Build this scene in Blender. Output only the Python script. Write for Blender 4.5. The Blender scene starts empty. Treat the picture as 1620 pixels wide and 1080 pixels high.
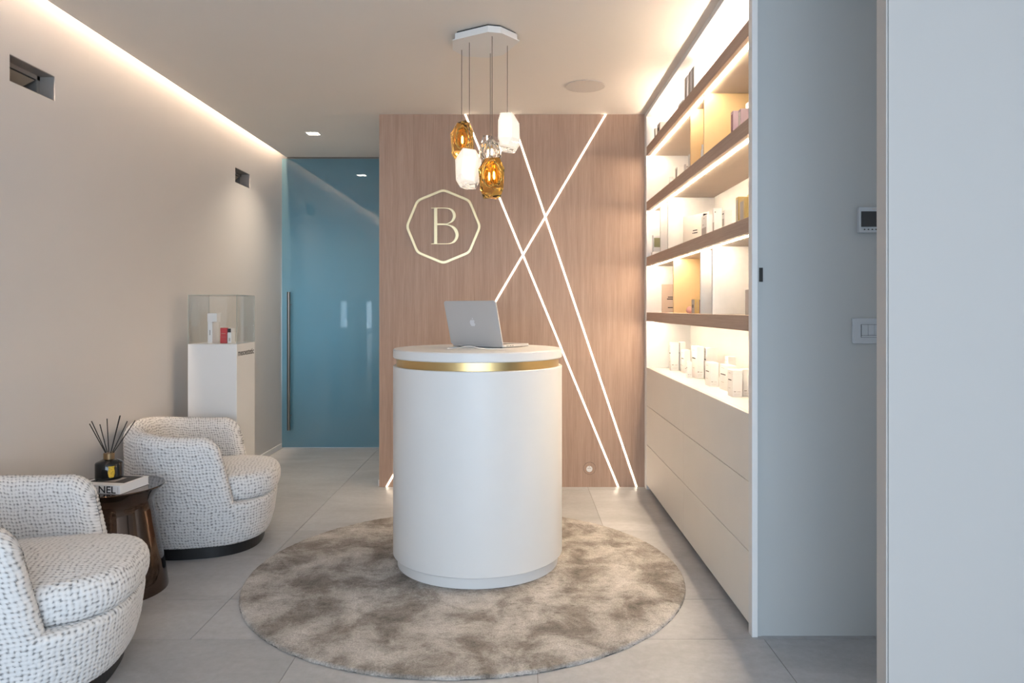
import bpy, bmesh, math, random
import numpy as np
from mathutils import Vector, Matrix

random.seed(7)
rng = np.random.default_rng(7)
S = bpy.context.scene
COL = S.collection
PI = math.pi

# ------------------------------------------------------------------ camera
CAM_H = 1.235
FPX = 1150.0                    # focal length in pixels of the 1620x1080 frame
VX, VY = 818.0, 488.0           # where the optical axis meets the frame (shift lens)
cd = bpy.data.cameras.new('camera')
cd.sensor_width = 36.0
cd.lens = FPX / 1620 * 36
cd.shift_x = (810 - VX) / 1620
cd.shift_y = (VY - 540) / 1620
cd.clip_start = 0.05
cam = bpy.data.objects.new('camera', cd)
cam.location = (0, 0, CAM_H)
cam.rotation_euler = (PI / 2, 0, 0)
COL.objects.link(cam)
S.camera = cam

# ------------------------------------------------------------------ world, daylight, exposure
SKY = (0.75, 0.89, 1.06)
SKY_STRENGTH = 8.3
world = bpy.data.worlds.new('world')
S.world = world
world.use_nodes = True
bg = world.node_tree.nodes['Background']
bg.inputs[0].default_value = (*SKY, 1)
bg.inputs[1].default_value = SKY_STRENGTH

WARM = (1.0, 0.70, 0.42)
WARM_W = (1.0, 0.76, 0.57)
E_COVE = 310.0
E_SHELF = 164.0
E_LINE = 11.5
E_DOWN = 25.0

vs = S.view_settings
vs.view_transform = 'Standard'
vs.look = 'None'
vs.exposure = 0.0
vs.gamma = 1.0
vs.use_curve_mapping = False

# the shop window behind the camera is a portal for the sky
pl = bpy.data.lights.new('window_portal', 'AREA')
pl.shape = 'RECTANGLE'
pl.size, pl.size_y = 4.0, 2.46
pl.cycles.is_portal = True
po = bpy.data.objects.new('window_portal', pl)
po.location = (0.1, -3.17, 1.28)
po.rotation_euler = (-PI / 2, 0, PI)    # faces +Y, into the room
COL.objects.link(po)

# unseen area lamp added for corridor daylight, placed to shape the satin door's glow
bl = bpy.data.lights.new('corridor_backlight', 'AREA')
bl.shape = 'RECTANGLE'
bl.size, bl.size_y = 0.5, 1.3
bl.energy = 17
bl.color = (0.52, 0.80, 1.0)
bo = bpy.data.objects.new('corridor_backlight', bl)
bo.location = (-1.78, 7.25, 1.15)
bo.rotation_euler = (-PI / 2, 0, 0)
COL.objects.link(bo)


# ------------------------------------------------------------------ materials
def new_mat(name):
    m = bpy.data.materials.new(name)
    m.use_nodes = True
    nt = m.node_tree
    b = nt.nodes['Principled BSDF']
    return m, nt, b


def N(nt, kind, **kw):
    n = nt.nodes.new(kind)
    for k, v in kw.items():
        setattr(n, k, v)
    return n


def ramp(nt, fac, stops):
    r = N(nt, 'ShaderNodeValToRGB')
    el = r.color_ramp.elements
    while len(el) < len(stops):
        el.new(0.5)
    for e, (p, c) in zip(el, stops):
        e.position = p
        e.color = (*c, 1)
    nt.links.new(fac, r.inputs[0])
    return r.outputs[0]


def noise(nt, scale, detail=4, rough=0.5, vec=None, dist=0.0):
    n = N(nt, 'ShaderNodeTexNoise')
    n.inputs['Scale'].default_value = scale
    n.inputs['Detail'].default_value = detail
    n.inputs['Roughness'].default_value = rough
    n.inputs['Distortion'].default_value = dist
    if vec is not None:
        nt.links.new(vec, n.inputs['Vector'])
    return n.outputs[0]


def pos(nt, scale=(1, 1, 1), obj=False):
    if obj:
        src = N(nt, 'ShaderNodeTexCoord').outputs['Object']
    else:
        src = N(nt, 'ShaderNodeNewGeometry').outputs['Position']
    mp = N(nt, 'ShaderNodeMapping')
    mp.inputs['Scale'].default_value = scale
    nt.links.new(src, mp.inputs['Vector'])
    return mp.outputs[0]


def bump(nt, b, height, strength, dist):
    n = N(nt, 'ShaderNodeBump')
    n.inputs['Strength'].default_value = strength
    n.inputs['Distance'].default_value = dist
    nt.links.new(height, n.inputs['Height'])
    nt.links.new(n.outputs[0], b.inputs['Normal'])


def plain(name, col, rough=0.5, metal=0.0, spec=0.5, var=0.03, vscale=6.0, bmp=0.0):
    """a base colour with a faint procedural variation"""
    m, nt, b = new_mat(name)
    v = noise(nt, vscale, 3, 0.55, pos(nt))
    c = ramp(nt, v, [(0.3, tuple(x * (1 - var) for x in col)), (0.7, tuple(min(1, x * (1 + var)) for x in col))])
    nt.links.new(c, b.inputs['Base Color'])
    b.inputs['Roughness'].default_value = rough
    b.inputs['Metallic'].default_value = metal
    b.inputs['Specular IOR Level'].default_value = spec
    if bmp:
        bump(nt, b, noise(nt, 220, 3, 0.6, pos(nt)), bmp, 0.002)
    return m


def emit(name, col, strength):
    m, nt, b = new_mat(name)
    b.inputs['Base Color'].default_value = (0.9, 0.9, 0.9, 1)
    b.inputs['Emission Color'].default_value = (*col, 1)
    b.inputs['Emission Strength'].default_value = strength
    return m


def wood(name, c1, c2, scale, rough=0.45):
    m, nt, b = new_mat(name)
    p = pos(nt, scale)
    fine = noise(nt, 1.0, 6, 0.65, p)
    p2 = pos(nt, tuple(x * 0.12 for x in scale))
    broad = noise(nt, 1.0, 3, 0.5, p2, 0.6)
    mx = N(nt, 'ShaderNodeMath', operation='MULTIPLY_ADD')
    nt.links.new(broad, mx.inputs[0])
    mx.inputs[1].default_value = 0.34
    ml = N(nt, 'ShaderNodeMath', operation='MULTIPLY')
    nt.links.new(fine, ml.inputs[0])
    ml.inputs[1].default_value = 0.66
    nt.links.new(ml.outputs[0], mx.inputs[2])
    nt.links.new(ramp(nt, mx.outputs[0], [(0.36, c1), (0.64, c2)]), b.inputs['Base Color'])
    b.inputs['Roughness'].default_value = rough
    bump(nt, b, fine, 0.12, 0.001)
    return m


def fresnel(nt, f0=0.04):
    """reflectance that rises towards grazing angles, the same from both sides"""
    lw = N(nt, 'ShaderNodeLayerWeight')
    lw.inputs[0].default_value = 0.5
    p5 = N(nt, 'ShaderNodeMath', operation='POWER')
    nt.links.new(lw.outputs['Facing'], p5.inputs[0])
    p5.inputs[1].default_value = 5.0
    ma = N(nt, 'ShaderNodeMath', operation='MULTIPLY_ADD')
    nt.links.new(p5.outputs[0], ma.inputs[0])
    ma.inputs[1].default_value = 1 - f0
    ma.inputs[2].default_value = f0
    return ma.outputs[0]


def glass_thin(name, tint, edge=0.0):
    m, nt, b = new_mat(name)
    out = nt.nodes['Material Output']
    tr = N(nt, 'ShaderNodeBsdfTransparent')
    tr.inputs[0].default_value = (*tint, 1)
    gl = N(nt, 'ShaderNodeBsdfGlossy')
    gl.inputs['Roughness'].default_value = 0.0
    mx = N(nt, 'ShaderNodeMixShader')
    nt.links.new(fresnel(nt), mx.inputs[0])
    nt.links.new(tr.outputs[0], mx.inputs[1])
    nt.links.new(gl.outputs[0], mx.inputs[2])
    nt.links.new(mx.outputs[0], out.inputs[0])
    return m


def glass_solid(name, col, ior=1.45, rough=0.01):
    m, nt, b = new_mat(name)
    b.inputs['Base Color'].default_value = (*col, 1)
    b.inputs['Roughness'].default_value = rough
    b.inputs['IOR'].default_value = ior
    b.inputs['Transmission Weight'].default_value = 1.0
    return m


M = {}
M['wall'] = plain('wall_paint', (0.65, 0.62, 0.60), 0.75, spec=0.3, var=0.012, vscale=1.5, bmp=0.03)
M['ceiling'] = plain('ceiling_paint', (0.83, 0.78, 0.72), 0.8, spec=0.2, var=0.01, vscale=1.5)
M['white'] = plain('white_lacquer', (0.74, 0.74, 0.735), 0.38, var=0.01)
M['white_matt'] = plain('white_matt_panel', (0.78, 0.775, 0.76), 0.55, var=0.012)
M['drawer'] = plain('drawer_lacquer', (0.77, 0.735, 0.68), 0.45, var=0.01)
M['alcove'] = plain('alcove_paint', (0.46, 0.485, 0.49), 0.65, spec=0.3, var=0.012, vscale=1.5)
M['dark_gap'] = plain('shadow_gap', (0.03, 0.03, 0.03), 0.8)
M['black'] = plain('black_plastic', (0.012, 0.012, 0.013), 0.4)
M['ink'] = plain('dark_print', (0.03, 0.03, 0.032), 0.6)
M['ink_soft'] = plain('grey_print', (0.50, 0.46, 0.42), 0.6)
M['wood_wall'] = wood('rose_oak_veneer', (0.305, 0.197, 0.145), (0.435, 0.305, 0.23), (230, 230, 5), 0.5)
M['wood_shelf'] = wood('taupe_oak_veneer', (0.37, 0.26, 0.20), (0.46, 0.335, 0.265), (120, 4, 160), 0.5)
M['gold_panel'] = plain('gold_panel', (0.74, 0.54, 0.29), 0.42, metal=0.2, var=0.03)
M['brass'] = plain('brushed_brass', (0.62, 0.45, 0.21), 0.30, metal=1.0, var=0.05)
M['dark_brass'] = plain('dark_brass', (0.30, 0.21, 0.12), 0.3, metal=1.0)
M['emblem'] = plain('champagne_metal', (0.60, 0.49, 0.30), 0.36, metal=1.0, var=0.03)
M['steel'] = plain('brushed_steel', (0.24, 0.23, 0.21), 0.3, metal=1.0, var=0.05)
M['alu'] = plain('anodised_aluminium', (0.56, 0.565, 0.575), 0.42, metal=0.35, var=0.015)
M['alu_light'] = plain('pale_aluminium', (0.72, 0.74, 0.78), 0.4, metal=0.15)
M['bronze'] = plain('polished_bronze', (0.13, 0.094, 0.075), 0.07, metal=1.0, var=0.15, vscale=3)
M['plastic'] = plain('white_plastic', (0.70, 0.71, 0.72), 0.4)
M['grey_plastic'] = plain('grey_plastic', (0.48, 0.52, 0.56), 0.4)
M['screen'] = plain('dark_screen', (0.012, 0.014, 0.018), 0.15)
M['olive'] = plain('olive_display', (0.20, 0.20, 0.11), 0.3)
M['paper'] = plain('white_carton', (0.86, 0.845, 0.82), 0.55, var=0.015)
M['paper_cool'] = plain('cool_white_carton', (0.80, 0.80, 0.81), 0.5, var=0.015)
M['paper_peach'] = plain('peach_carton', (0.80, 0.70, 0.62), 0.5)
M['paper_grey'] = plain('grey_carton', (0.45, 0.42, 0.40), 0.5)
M['paper_gold'] = plain('gold_carton', (0.66, 0.50, 0.22), 0.35, metal=0.3)
M['paper_purple'] = plain('lilac_carton', (0.55, 0.42, 0.47), 0.5)
M['paper_plum'] = plain('plum_carton', (0.26, 0.14, 0.17), 0.5)
M['paper_rose'] = plain('rose_grey_card', (0.52, 0.41, 0.34), 0.4)
M['cream'] = plain('cream_card', (0.80, 0.75, 0.68), 0.5)
M['red'] = plain('red_carton', (0.52, 0.02, 0.035), 0.45)
M['pink'] = plain('pink_sponge', (0.78, 0.42, 0.36), 0.7, var=0.05)
M['bottle'] = plain('black_glass', (0.006, 0.006, 0.007), 0.06)
M['label_gold'] = plain('yellow_gold_label', (0.70, 0.45, 0.03), 0.4, var=0.3, vscale=160)
M['reed'] = plain('black_reed', (0.012, 0.011, 0.01), 0.7)
M['cable'] = plain('grey_cable', (0.15, 0.12, 0.095), 0.4)
M['white_cable'] = plain('white_cable', (0.82, 0.82, 0.82), 0.4)
M['grout'] = plain('tile_grout', (0.28, 0.27, 0.255), 0.9)
M['baseboard'] = plain('baseboard_white', (0.78, 0.77, 0.75), 0.45)
M['speaker'] = plain('speaker_grille', (0.62, 0.57, 0.53), 0.8, var=0.05, vscale=300)
M['led_cove'] = emit('cove_led', WARM_W, E_COVE)
M['led_shelf'] = emit('shelf_led', (1.0, 0.785, 0.555), E_SHELF)
M['led_up'] = emit('shelf_uplight_led', (1.0, 0.79, 0.60), E_SHELF * 2.8)
M['led_line'] = emit('line_led', (1.0, 0.82, 0.62), E_LINE)
M['led_down'] = emit('downlight_led', (1.0, 0.92, 0.8), E_DOWN)
M['bulb'] = emit('lamp_bulb', (1.0, 0.75, 0.42), 45)
M['opal'] = emit('opal_glass', (1.0, 0.86, 0.70), 0.72)
M['clear'] = glass_solid('clear_crystal', (1, 1, 1))
M['amber'] = glass_solid('amber_crystal', (0.98, 0.60, 0.15))
M['case_glass'] = glass_thin('case_glass', (0.985, 0.992, 0.990))
M['case_edge'] = plain('glass_edge', (0.36, 0.42, 0.40), 0.2)
M['window_glass'] = glass_thin('shop_window_glass', (0.97, 0.98, 0.98))


def tile_mat():
    m, nt, b = new_mat('grey_stone_tile')
    p = pos(nt, (1, 2.2, 1))
    a = noise(nt, 1.3, 8, 0.62, p, 0.7)
    c = ramp(nt, a, [(0.30, (0.345, 0.352, 0.365)), (0.52, (0.425, 0.433, 0.448)), (0.75, (0.50, 0.508, 0.525))])
    sp = noise(nt, 30, 6, 0.7, pos(nt))
    c2 = ramp(nt, sp, [(0.3, (0.86, 0.86, 0.86)), (0.66, (1.06, 1.06, 1.06))])
    oi = N(nt, 'ShaderNodeObjectInfo')
    rr = ramp(nt, oi.outputs['Random'], [(0, (0.93, 0.93, 0.93)), (1, (1.07, 1.07, 1.07))])
    for other in (c2, rr):
        mx = N(nt, 'ShaderNodeMix', data_type='RGBA', blend_type='MULTIPLY')
        mx.inputs[0].default_value = 1.0
        nt.links.new(c, mx.inputs[6])
        nt.links.new(other, mx.inputs[7])
        c = mx.outputs[2]
    nt.links.new(c, b.inputs['Base Color'])
    b.inputs['Roughness'].default_value = 0.42
    b.inputs['Specular IOR Level'].default_value = 0.4
    nt.links.new(ramp(nt, sp, [(0.3, (0.36,) * 3), (0.7, (0.52,) * 3)]), b.inputs['Roughness'])
    bump(nt, b, sp, 0.05, 0.002)
    return m


M['tile'] = tile_mat()


def satin_door():
    """back-lacquered satin glass: cool tint that lets light through, polished front"""
    m, nt, b = new_mat('satin_blue_glass')
    out = nt.nodes['Material Output']
    v = noise(nt, 0.8, 2, 0.5, pos(nt))
    c = ramp(nt, v, [(0.3, (0.25, 0.41, 0.46)), (0.7, (0.29, 0.46, 0.51))])
    df = N(nt, 'ShaderNodeBsdfDiffuse')
    tl = N(nt, 'ShaderNodeBsdfTranslucent')
    nt.links.new(c, df.inputs[0])
    nt.links.new(c, tl.inputs[0])
    m1 = N(nt, 'ShaderNodeMixShader')
    m1.inputs[0].default_value = 0.68
    nt.links.new(df.outputs[0], m1.inputs[1])
    nt.links.new(tl.outputs[0], m1.inputs[2])
    gl = N(nt, 'ShaderNodeBsdfGlossy')
    gl.inputs['Roughness'].default_value = 0.015
    m2 = N(nt, 'ShaderNodeMixShader')
    nt.links.new(fresnel(nt, 0.10), m2.inputs[0])
    nt.links.new(m1.outputs[0], m2.inputs[1])
    nt.links.new(gl.outputs[0], m2.inputs[2])
    nt.links.new(m2.outputs[0], out.inputs[0])
    return m


M['door_glass'] = satin_door()


def fabric_mat():
    m, nt, b = new_mat('chunky_boucle_weave')
    at = N(nt, 'ShaderNodeAttribute', attribute_name='weave')
    f = noise(nt, 420, 3, 0.6, pos(nt, obj=True))
    ad = N(nt, 'ShaderNodeMath', operation='MULTIPLY_ADD')
    nt.links.new(f, ad.inputs[0])
    ad.inputs[1].default_value = 0.30
    nt.links.new(at.outputs['Fac'], ad.inputs[2])
    c = ramp(nt, ad.outputs[0], [(0.18, (0.23, 0.226, 0.226)), (0.46, (0.43, 0.425, 0.425)), (0.72, (0.69, 0.68, 0.675)), (1.0, (0.80, 0.79, 0.785))])
    nt.links.new(c, b.inputs['Base Color'])
    b.inputs['Roughness'].default_value = 0.95
    b.inputs['Specular IOR Level'].default_value = 0.15
    bump(nt, b, f, 0.35, 0.002)
    return m


M['fabric'] = fabric_mat()


def rug_mat():
    m, nt, b = new_mat('mottled_viscose_pile')
    p = pos(nt, (1.0, 0.85, 1))
    a = noise(nt, 5.2, 9, 0.64, p, 0.35)
    c = ramp(nt, a, [(0.32, (0.155, 0.138, 0.122)), (0.44, (0.29, 0.262, 0.234)), (0.53, (0.46, 0.432, 0.402)), (0.68, (0.64, 0.61, 0.578))])
    f = noise(nt, 170, 4, 0.75, pos(nt))
    c2 = ramp(nt, f, [(0.32, (0.58, 0.58, 0.58)), (0.64, (1.18, 1.18, 1.18))])
    st = noise(nt, 20, 6, 0.7, pos(nt, (1.0, 1.7, 1)), 0.5)
    c3 = ramp(nt, st, [(0.30, (0.62, 0.60, 0.58)), (0.46, (0.98, 0.98, 0.98)), (0.7, (1.08, 1.08, 1.08))])
    for other in (c2, c3):
        mx = N(nt, 'ShaderNodeMix', data_type='RGBA', blend_type='MULTIPLY')
        mx.inputs[0].default_value = 1.0
        nt.links.new(c, mx.inputs[6])
        nt.links.new(other, mx.inputs[7])
        c = mx.outputs[2]
    nt.links.new(c, b.inputs['Base Color'])
    b.inputs['Roughness'].default_value = 0.8
    b.inputs['Specular IOR Level'].default_value = 0.25
    b.inputs['Sheen Weight'].default_value = 0.08
    b.inputs['Sheen Roughness'].default_value = 0.4
    bump(nt, b, f, 0.7, 0.004)
    return m


M['rug'] = rug_mat()


# ------------------------------------------------------------------ mesh helpers
def at(x, y, Y):
    """a point of the photograph at depth Y, in metres"""
    return Vector(((x - VX) / FPX * Y, Y, CAM_H - (y - VY) / FPX * Y))


def wloc(o):
    v = Vector((0, 0, 0))
    while o is not None:
        v = v + o.location
        o = o.parent
    return v


def link(o, parent=None):
    COL.objects.link(o)
    if parent is not None:
        o.parent = parent
    return o


def tag(o, label=None, cat=None, group=None, kind=None):
    if label:
        o['label'] = label
    if cat:
        o['category'] = cat
    if group:
        o['group'] = group
    if kind:
        o['kind'] = kind
    return o


def empty(name, loc, label=None, cat=None, group=None, rz=0.0, kind=None):
    o = bpy.data.objects.new(name, None)
    o.location = loc
    o.rotation_euler = (0, 0, rz)
    o.empty_display_size = 0.1
    COL.objects.link(o)
    return tag(o, label, cat, group, kind)


class MB:
    def __init__(self):
        self.v, self.f = [], []

    def add(self, vs_, fs):
        n = len(self.v)
        self.v += [tuple(p) for p in vs_]
        self.f += [tuple(i + n for i in f) for f in fs]
        return self

    def box(self, x0, x1, y0, y1, z0, z1):
        vs_ = [(x, y, z) for z in (z0, z1) for y in (y0, y1) for x in (x0, x1)]
        return self.add(vs_, [(0, 2, 3, 1), (4, 5, 7, 6), (0, 1, 5, 4), (2, 6, 7, 3), (0, 4, 6, 2), (1, 3, 7, 5)])

    def prism(self, pts, z0, z1):
        """pts: ccw polygon in xy, extruded in z"""
        n = len(pts)
        vs_ = [(p[0], p[1], z0) for p in pts] + [(p[0], p[1], z1) for p in pts]
        fs = [tuple(reversed(range(n))), tuple(range(n, 2 * n))]
        fs += [(i, (i + 1) % n, n + (i + 1) % n, n + i) for i in range(n)]
        return self.add(vs_, fs)

    def lathe(self, prof, c=(0, 0), seg=48, cap=True):
        """prof: (r, z) from bottom to top"""
        vs_, fs = [], []
        for r, z in prof:
            for k in range(seg):
                a = 2 * PI * k / seg
                vs_.append((c[0] + r * math.cos(a), c[1] + r * math.sin(a), z))
        for i in range(len(prof) - 1):
            for k in range(seg):
                k2 = (k + 1) % seg
                fs.append((i * seg + k, i * seg + k2, (i + 1) * seg + k2, (i + 1) * seg + k))
        if cap:
            fs.append(tuple(reversed(range(seg))))
            fs.append(tuple(range((len(prof) - 1) * seg, len(prof) * seg)))
        return self.add(vs_, fs)

    def tube(self, pts, r, seg=8):
        pts = [Vector(p) for p in pts]
        vs_, fs = [], []
        up = None
        for i, p in enumerate(pts):
            d = (pts[min(i + 1, len(pts) - 1)] - pts[max(i - 1, 0)]).normalized()
            if up is None:
                up = d.orthogonal().normalized()
            else:
                up = (up - d * up.dot(d)).normalized()
            w = d.cross(up)
            rr = r[i] if isinstance(r, (list, tuple)) else r
            for k in range(seg):
                a = 2 * PI * k / seg
                vs_.append(p + up * (rr * math.cos(a)) + w * (rr * math.sin(a)))
        for i in range(len(pts) - 1):
            for k in range(seg):
                k2 = (k + 1) % seg
                fs.append((i * seg + k, i * seg + k2, (i + 1) * seg + k2, (i + 1) * seg + k))
        fs.append(tuple(reversed(range(seg))))
        fs.append(tuple(range((len(pts) - 1) * seg, len(pts) * seg)))
        return self.add(vs_, fs)

    def build(self, name, mat, parent=None, local=False, smooth=False, bevel=0.0, seg=2, angle=35):
        me = bpy.data.meshes.new(name)
        vs_ = [Vector(p) for p in self.v]
        if parent is not None:
            off = Vector((0, 0, 0)) if local else wloc(parent)
            loc = Vector((0, 0, 0))
        else:
            xs = [p.x for p in vs_]; ys = [p.y for p in vs_]; zs = [p.z for p in vs_]
            off = Vector(((min(xs) + max(xs)) / 2, (min(ys) + max(ys)) / 2, min(zs)))
            loc = off
        me.from_pydata([tuple(p - off) for p in vs_], [], self.f)
        me.update()
        me.materials.append(M[mat] if isinstance(mat, str) else mat)
        if smooth:
            me.polygons.foreach_set('use_smooth', [True] * len(me.polygons))
            me.set_sharp_from_angle(angle=math.radians(angle))
        o = bpy.data.objects.new(name, me)
        o.location = loc
        link(o, parent)
        if bevel:
            md = o.modifiers.new('Bevel', 'BEVEL')
            md.width = bevel
            md.segments = seg
            md.limit_method = 'ANGLE'
            md.angle_limit = math.radians(40)
        return o


def box(name, mat, x0, x1, y0, y1, z0, z1, parent=None, **kw):
    return MB().box(x0, x1, y0, y1, z0, z1).build(name, mat, parent, **kw)


def curve_mesh(splines, extrude):
    """filled 2D outlines (with holes) -> mesh in the xy plane, thickness 2*extrude"""
    cu = bpy.data.curves.new('outline', 'CURVE')
    cu.dimensions = '2D'
    cu.fill_mode = 'BOTH'
    cu.extrude = extrude
    for pts in splines:
        sp = cu.splines.new('POLY')
        sp.points.add(len(pts) - 1)
        for q, p in zip(sp.points, pts):
            q.co = (p[0], p[1], 0, 1)
        sp.use_cyclic_u = True
    o = bpy.data.objects.new('outline', cu)
    COL.objects.link(o)
    dg = bpy.context.evaluated_depsgraph_get()
    me = bpy.data.meshes.new_from_object(o.evaluated_get(dg))
    bpy.data.objects.remove(o)
    bpy.data.curves.remove(cu)
    return me


def text_mesh(body, size, extrude=0.0002, align='LEFT'):
    cu = bpy.data.curves.new('lettering', 'FONT')
    cu.body = body
    cu.size = size
    cu.extrude = extrude
    cu.align_x = align
    cu.offset = size * 0.018
    cu.resolution_u = 4
    o = bpy.data.objects.new('lettering', cu)
    COL.objects.link(o)
    dg = bpy.context.evaluated_depsgraph_get()
    me = bpy.data.meshes.new_from_object(o.evaluated_get(dg))
    bpy.data.objects.remove(o)
    bpy.data.curves.remove(cu)
    return me


def place_mesh(name, me, mat, mtx, parent=None, local=False):
    """mtx takes the mesh to world (or parent-local) space"""
    me.transform(mtx)
    me.materials.clear()
    me.materials.append(M[mat])
    if parent is not None and not local:
        me.transform(Matrix.Translation(-wloc(parent)))
    o = bpy.data.objects.new(name, me)
    return link(o, parent)


def catmull(pts, n=6):
    P = [Vector((*p, 0)) for p in pts]
    out = []
    for i in range(len(P) - 1):
        p0, p1, p2, p3 = P[max(i - 1, 0)], P[i], P[i + 1], P[min(i + 2, len(P) - 1)]
        for k in range(n):
            t = k / n
            q = 0.5 * ((2 * p1) + (p2 - p0) * t + (2 * p0 - 5 * p1 + 4 * p2 - p3) * t * t + (3 * p1 - p0 - 3 * p2 + p3) * t ** 3)
            out.append((q.x, q.y))
    out.append((P[-1].x, P[-1].y))
    return out


# plane matrices: map mesh xy onto a wall
def on_front(x, y, z):          # faces -Y (towards the camera)
    return Matrix(((1, 0, 0, x), (0, 0, -1, y), (0, 1, 0, z), (0, 0, 0, 1)))


# ------------------------------------------------------------------ THE SETTING
XL = -2.09          # left wall
CEIL = 2.58
XU = 0.885          # front plane of the wall unit
YB = 5.036          # rose veneer wall
YG = 6.45           # glass door
YA = 2.745          # alcove wall beside the unit
YF = -3.2           # shop window wall

# floor: separate stone tiles on a screed
floor = empty('floor', (0, 3, 0), kind='structure')
box('screed', 'grout', -2.3, 2.4, YF - 0.2, 9.3, -0.06, -0.0025, floor)
rows = [-3.80, -2.87, -1.94, -1.0, -0.07, 0.86, 1.79, 2.716, 3.09, 4.04, 4.96, 5.90, 6.84, 7.78, 8.72]
tile_cache = {}
for j in range(len(rows) - 1):
    y0, y1 = rows[j], rows[j + 1]
    x_start = -0.786 - 0.855 * 2 + (0.0 if y0 < 2.7 else 0.42)
    for i in range(7):
        x0, x1 = x_start + 0.855 * i, x_start + 0.855 * (i + 1)
        x0, x1 = max(x0, XL + 0.001), min(x1, 2.299)
        if x1 - x0 < 0.05 or (y0 > 5 and x0 > -0.6):
            continue
        key = (round(x1 - x0, 3), round(y1 - y0, 3))
        if key not in tile_cache:
            w, d = (key[0] - 0.0025) / 2, (key[1] - 0.0025) / 2
            me = bpy.data.meshes.new('tile')
            mb = MB().box(-w, w, -d, d, -0.012, 0.0)
            me.from_pydata(mb.v, [], mb.f)
            me.materials.append(M['tile'])
            tile_cache[key] = me
        o = bpy.data.objects.new('tile', tile_cache[key])
        link(o, floor)
        o.location = ((x0 + x1) / 2, (y0 + y1) / 2 - 3, 0)

# left wall with two recesses
NZ0, NZ1 = 2.172, 2.284
niches = [(2.994, 3.288), (5.392, 5.685)]
mb = MB()
wx0 = XL - 0.20
mb.box(wx0, XL, YF, 9.2, -0.05, NZ0)
mb.box(wx0, XL, YF, 9.2, NZ1, 2.78)
ys = [YF] + [v for n in niches for v in n] + [9.2]
for k in range(0, len(ys), 2):
    mb.box(wx0, XL, ys[k], ys[k + 1], NZ0, NZ1)
tag(mb.build('wall_left', 'wall'), kind='structure')

M['niche'] = plain('niche_metal', (0.34, 0.31, 0.285), 0.5, metal=0.2)
M['reflector'] = plain('niche_reflector', (0.42, 0.36, 0.29), 0.45, metal=0.2)
for k, (a, b_) in enumerate(niches):
    e = empty('recessed_wall_light', (XL - 0.08, (a + b_) / 2, NZ0),
              ['unlit rectangular wall light recess near the ceiling above the nearer armchair',
               'unlit rectangular wall light recess beside the glass door, above the display case'][k],
              'wall light', 'rectangular light recesses in the left wall')
    t = 0.003
    m2 = MB()
    m2.box(XL - 0.15, XL - 0.002, a, a + t, NZ0, NZ1).box(XL - 0.15, XL - 0.002, b_ - t, b_, NZ0, NZ1)
    m2.box(XL - 0.15, XL - 0.002, a, b_, NZ0, NZ0 + t).box(XL - 0.15, XL - 0.002, a, b_, NZ1 - t, NZ1)
    m2.box(XL - 0.153, XL - 0.15, a, b_, NZ0, NZ1)
    m2.build('housing', 'niche', e)
    m3 = MB()
    x0 = XL - 0.066
    m3.box(x0 - 0.006, x0, a + t, b_ - t, NZ1 - 0.022, NZ1 - t).box(x0 - 0.006, x0, b_ - 0.022, b_ - t, NZ0 + t, NZ1 - t)
    m3.build('inner_rim', 'niche', e)
    # slanted reflector running from the back top to the front bottom
    x1 = XL - 0.072
    m4 = MB().add([(x1, a + t, NZ1 - 0.026), (x1, b_ - 0.03, NZ1 - 0.026), (x1 - 0.06, b_ - 0.10, NZ0 + 0.01), (x1 - 0.06, a + t, NZ0 + 0.01),
                   (x1 - 0.004, a + t, NZ1 - 0.026), (x1 - 0.004, b_ - 0.03, NZ1 - 0.026), (x1 - 0.064, b_ - 0.10, NZ0 + 0.01), (x1 - 0.064, a + t, NZ0 + 0.01)],
                  [(0, 1, 2, 3), (7, 6, 5, 4), (0, 4, 5, 1), (3, 2, 6, 7), (1, 5, 6, 2), (0, 3, 7, 4)])
    m4.build('reflector', 'reflector', e)

box('baseboard_left', 'baseboard', XL, XL + 0.010, YF + 0.01, YG - 0.02, 0.0, 0.042)['kind'] = 'structure'

# ceiling with the light slot along the left wall
mb = MB()
mb.box(-2.05, 2.4, YF, 9.2, CEIL, CEIL + 0.03)
mb.box(wx0, -1.85, YF, 9.2, 2.76, 2.80)
mb.box(-1.87, -1.85, YF, 9.2, CEIL + 0.03, 2.76)
tag(mb.build('ceiling', 'ceiling'), kind='structure')
cove = box('cove_light', 'led_cove', -2.064, -2.052, YF + 0.05, YG - 0.06, 2.752, 2.756)
tag(cove, 'warm light strip hidden in the ceiling slot along the left wall', 'strip light')

# walls behind, right and around the alcove
tag(MB().box(-0.955, 1.32, YB, YB + 0.02, 0.0, CEIL).build('wall_back', 'wood_wall'), kind='structure')
core = tag(MB().box(-0.952, 1.32, YB + 0.02, 9.1, -0.02, CEIL).build('wall_corridor', 'wall'), kind='structure')
box('baseboard_corridor', 'baseboard', -0.966, -0.952, YB + 0.021, YG - 0.02, 0, 0.042)['kind'] = 'structure'
tag(MB().box(-2.3, -0.94, 9.1, 9.2, -0.02, 2.78).build('wall_end', 'wall'), kind='structure')
tag(MB().box(2.3, 2.4, YF, 2.9, -0.02, 2.62).build('wall_right', 'wall'), kind='structure')
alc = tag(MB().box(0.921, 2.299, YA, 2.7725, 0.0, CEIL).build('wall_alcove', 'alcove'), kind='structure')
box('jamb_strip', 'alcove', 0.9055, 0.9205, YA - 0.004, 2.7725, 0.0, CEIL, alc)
box('finger_pull', 'dark_gap', 0.9125, 0.9265, YA - 0.006, YA + 0.004, 1.336, 1.389, alc)
M['near_panel'] = plain('near_panel_paint', (0.50, 0.485, 0.47), 0.6, spec=0.35, var=0.01, vscale=1.2)
near = tag(MB().box(0.9965, 1.46, 1.95, 2.001, 0.0, CEIL).build('wall_near', 'near_panel', bevel=0.0015), kind='structure')
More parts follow.
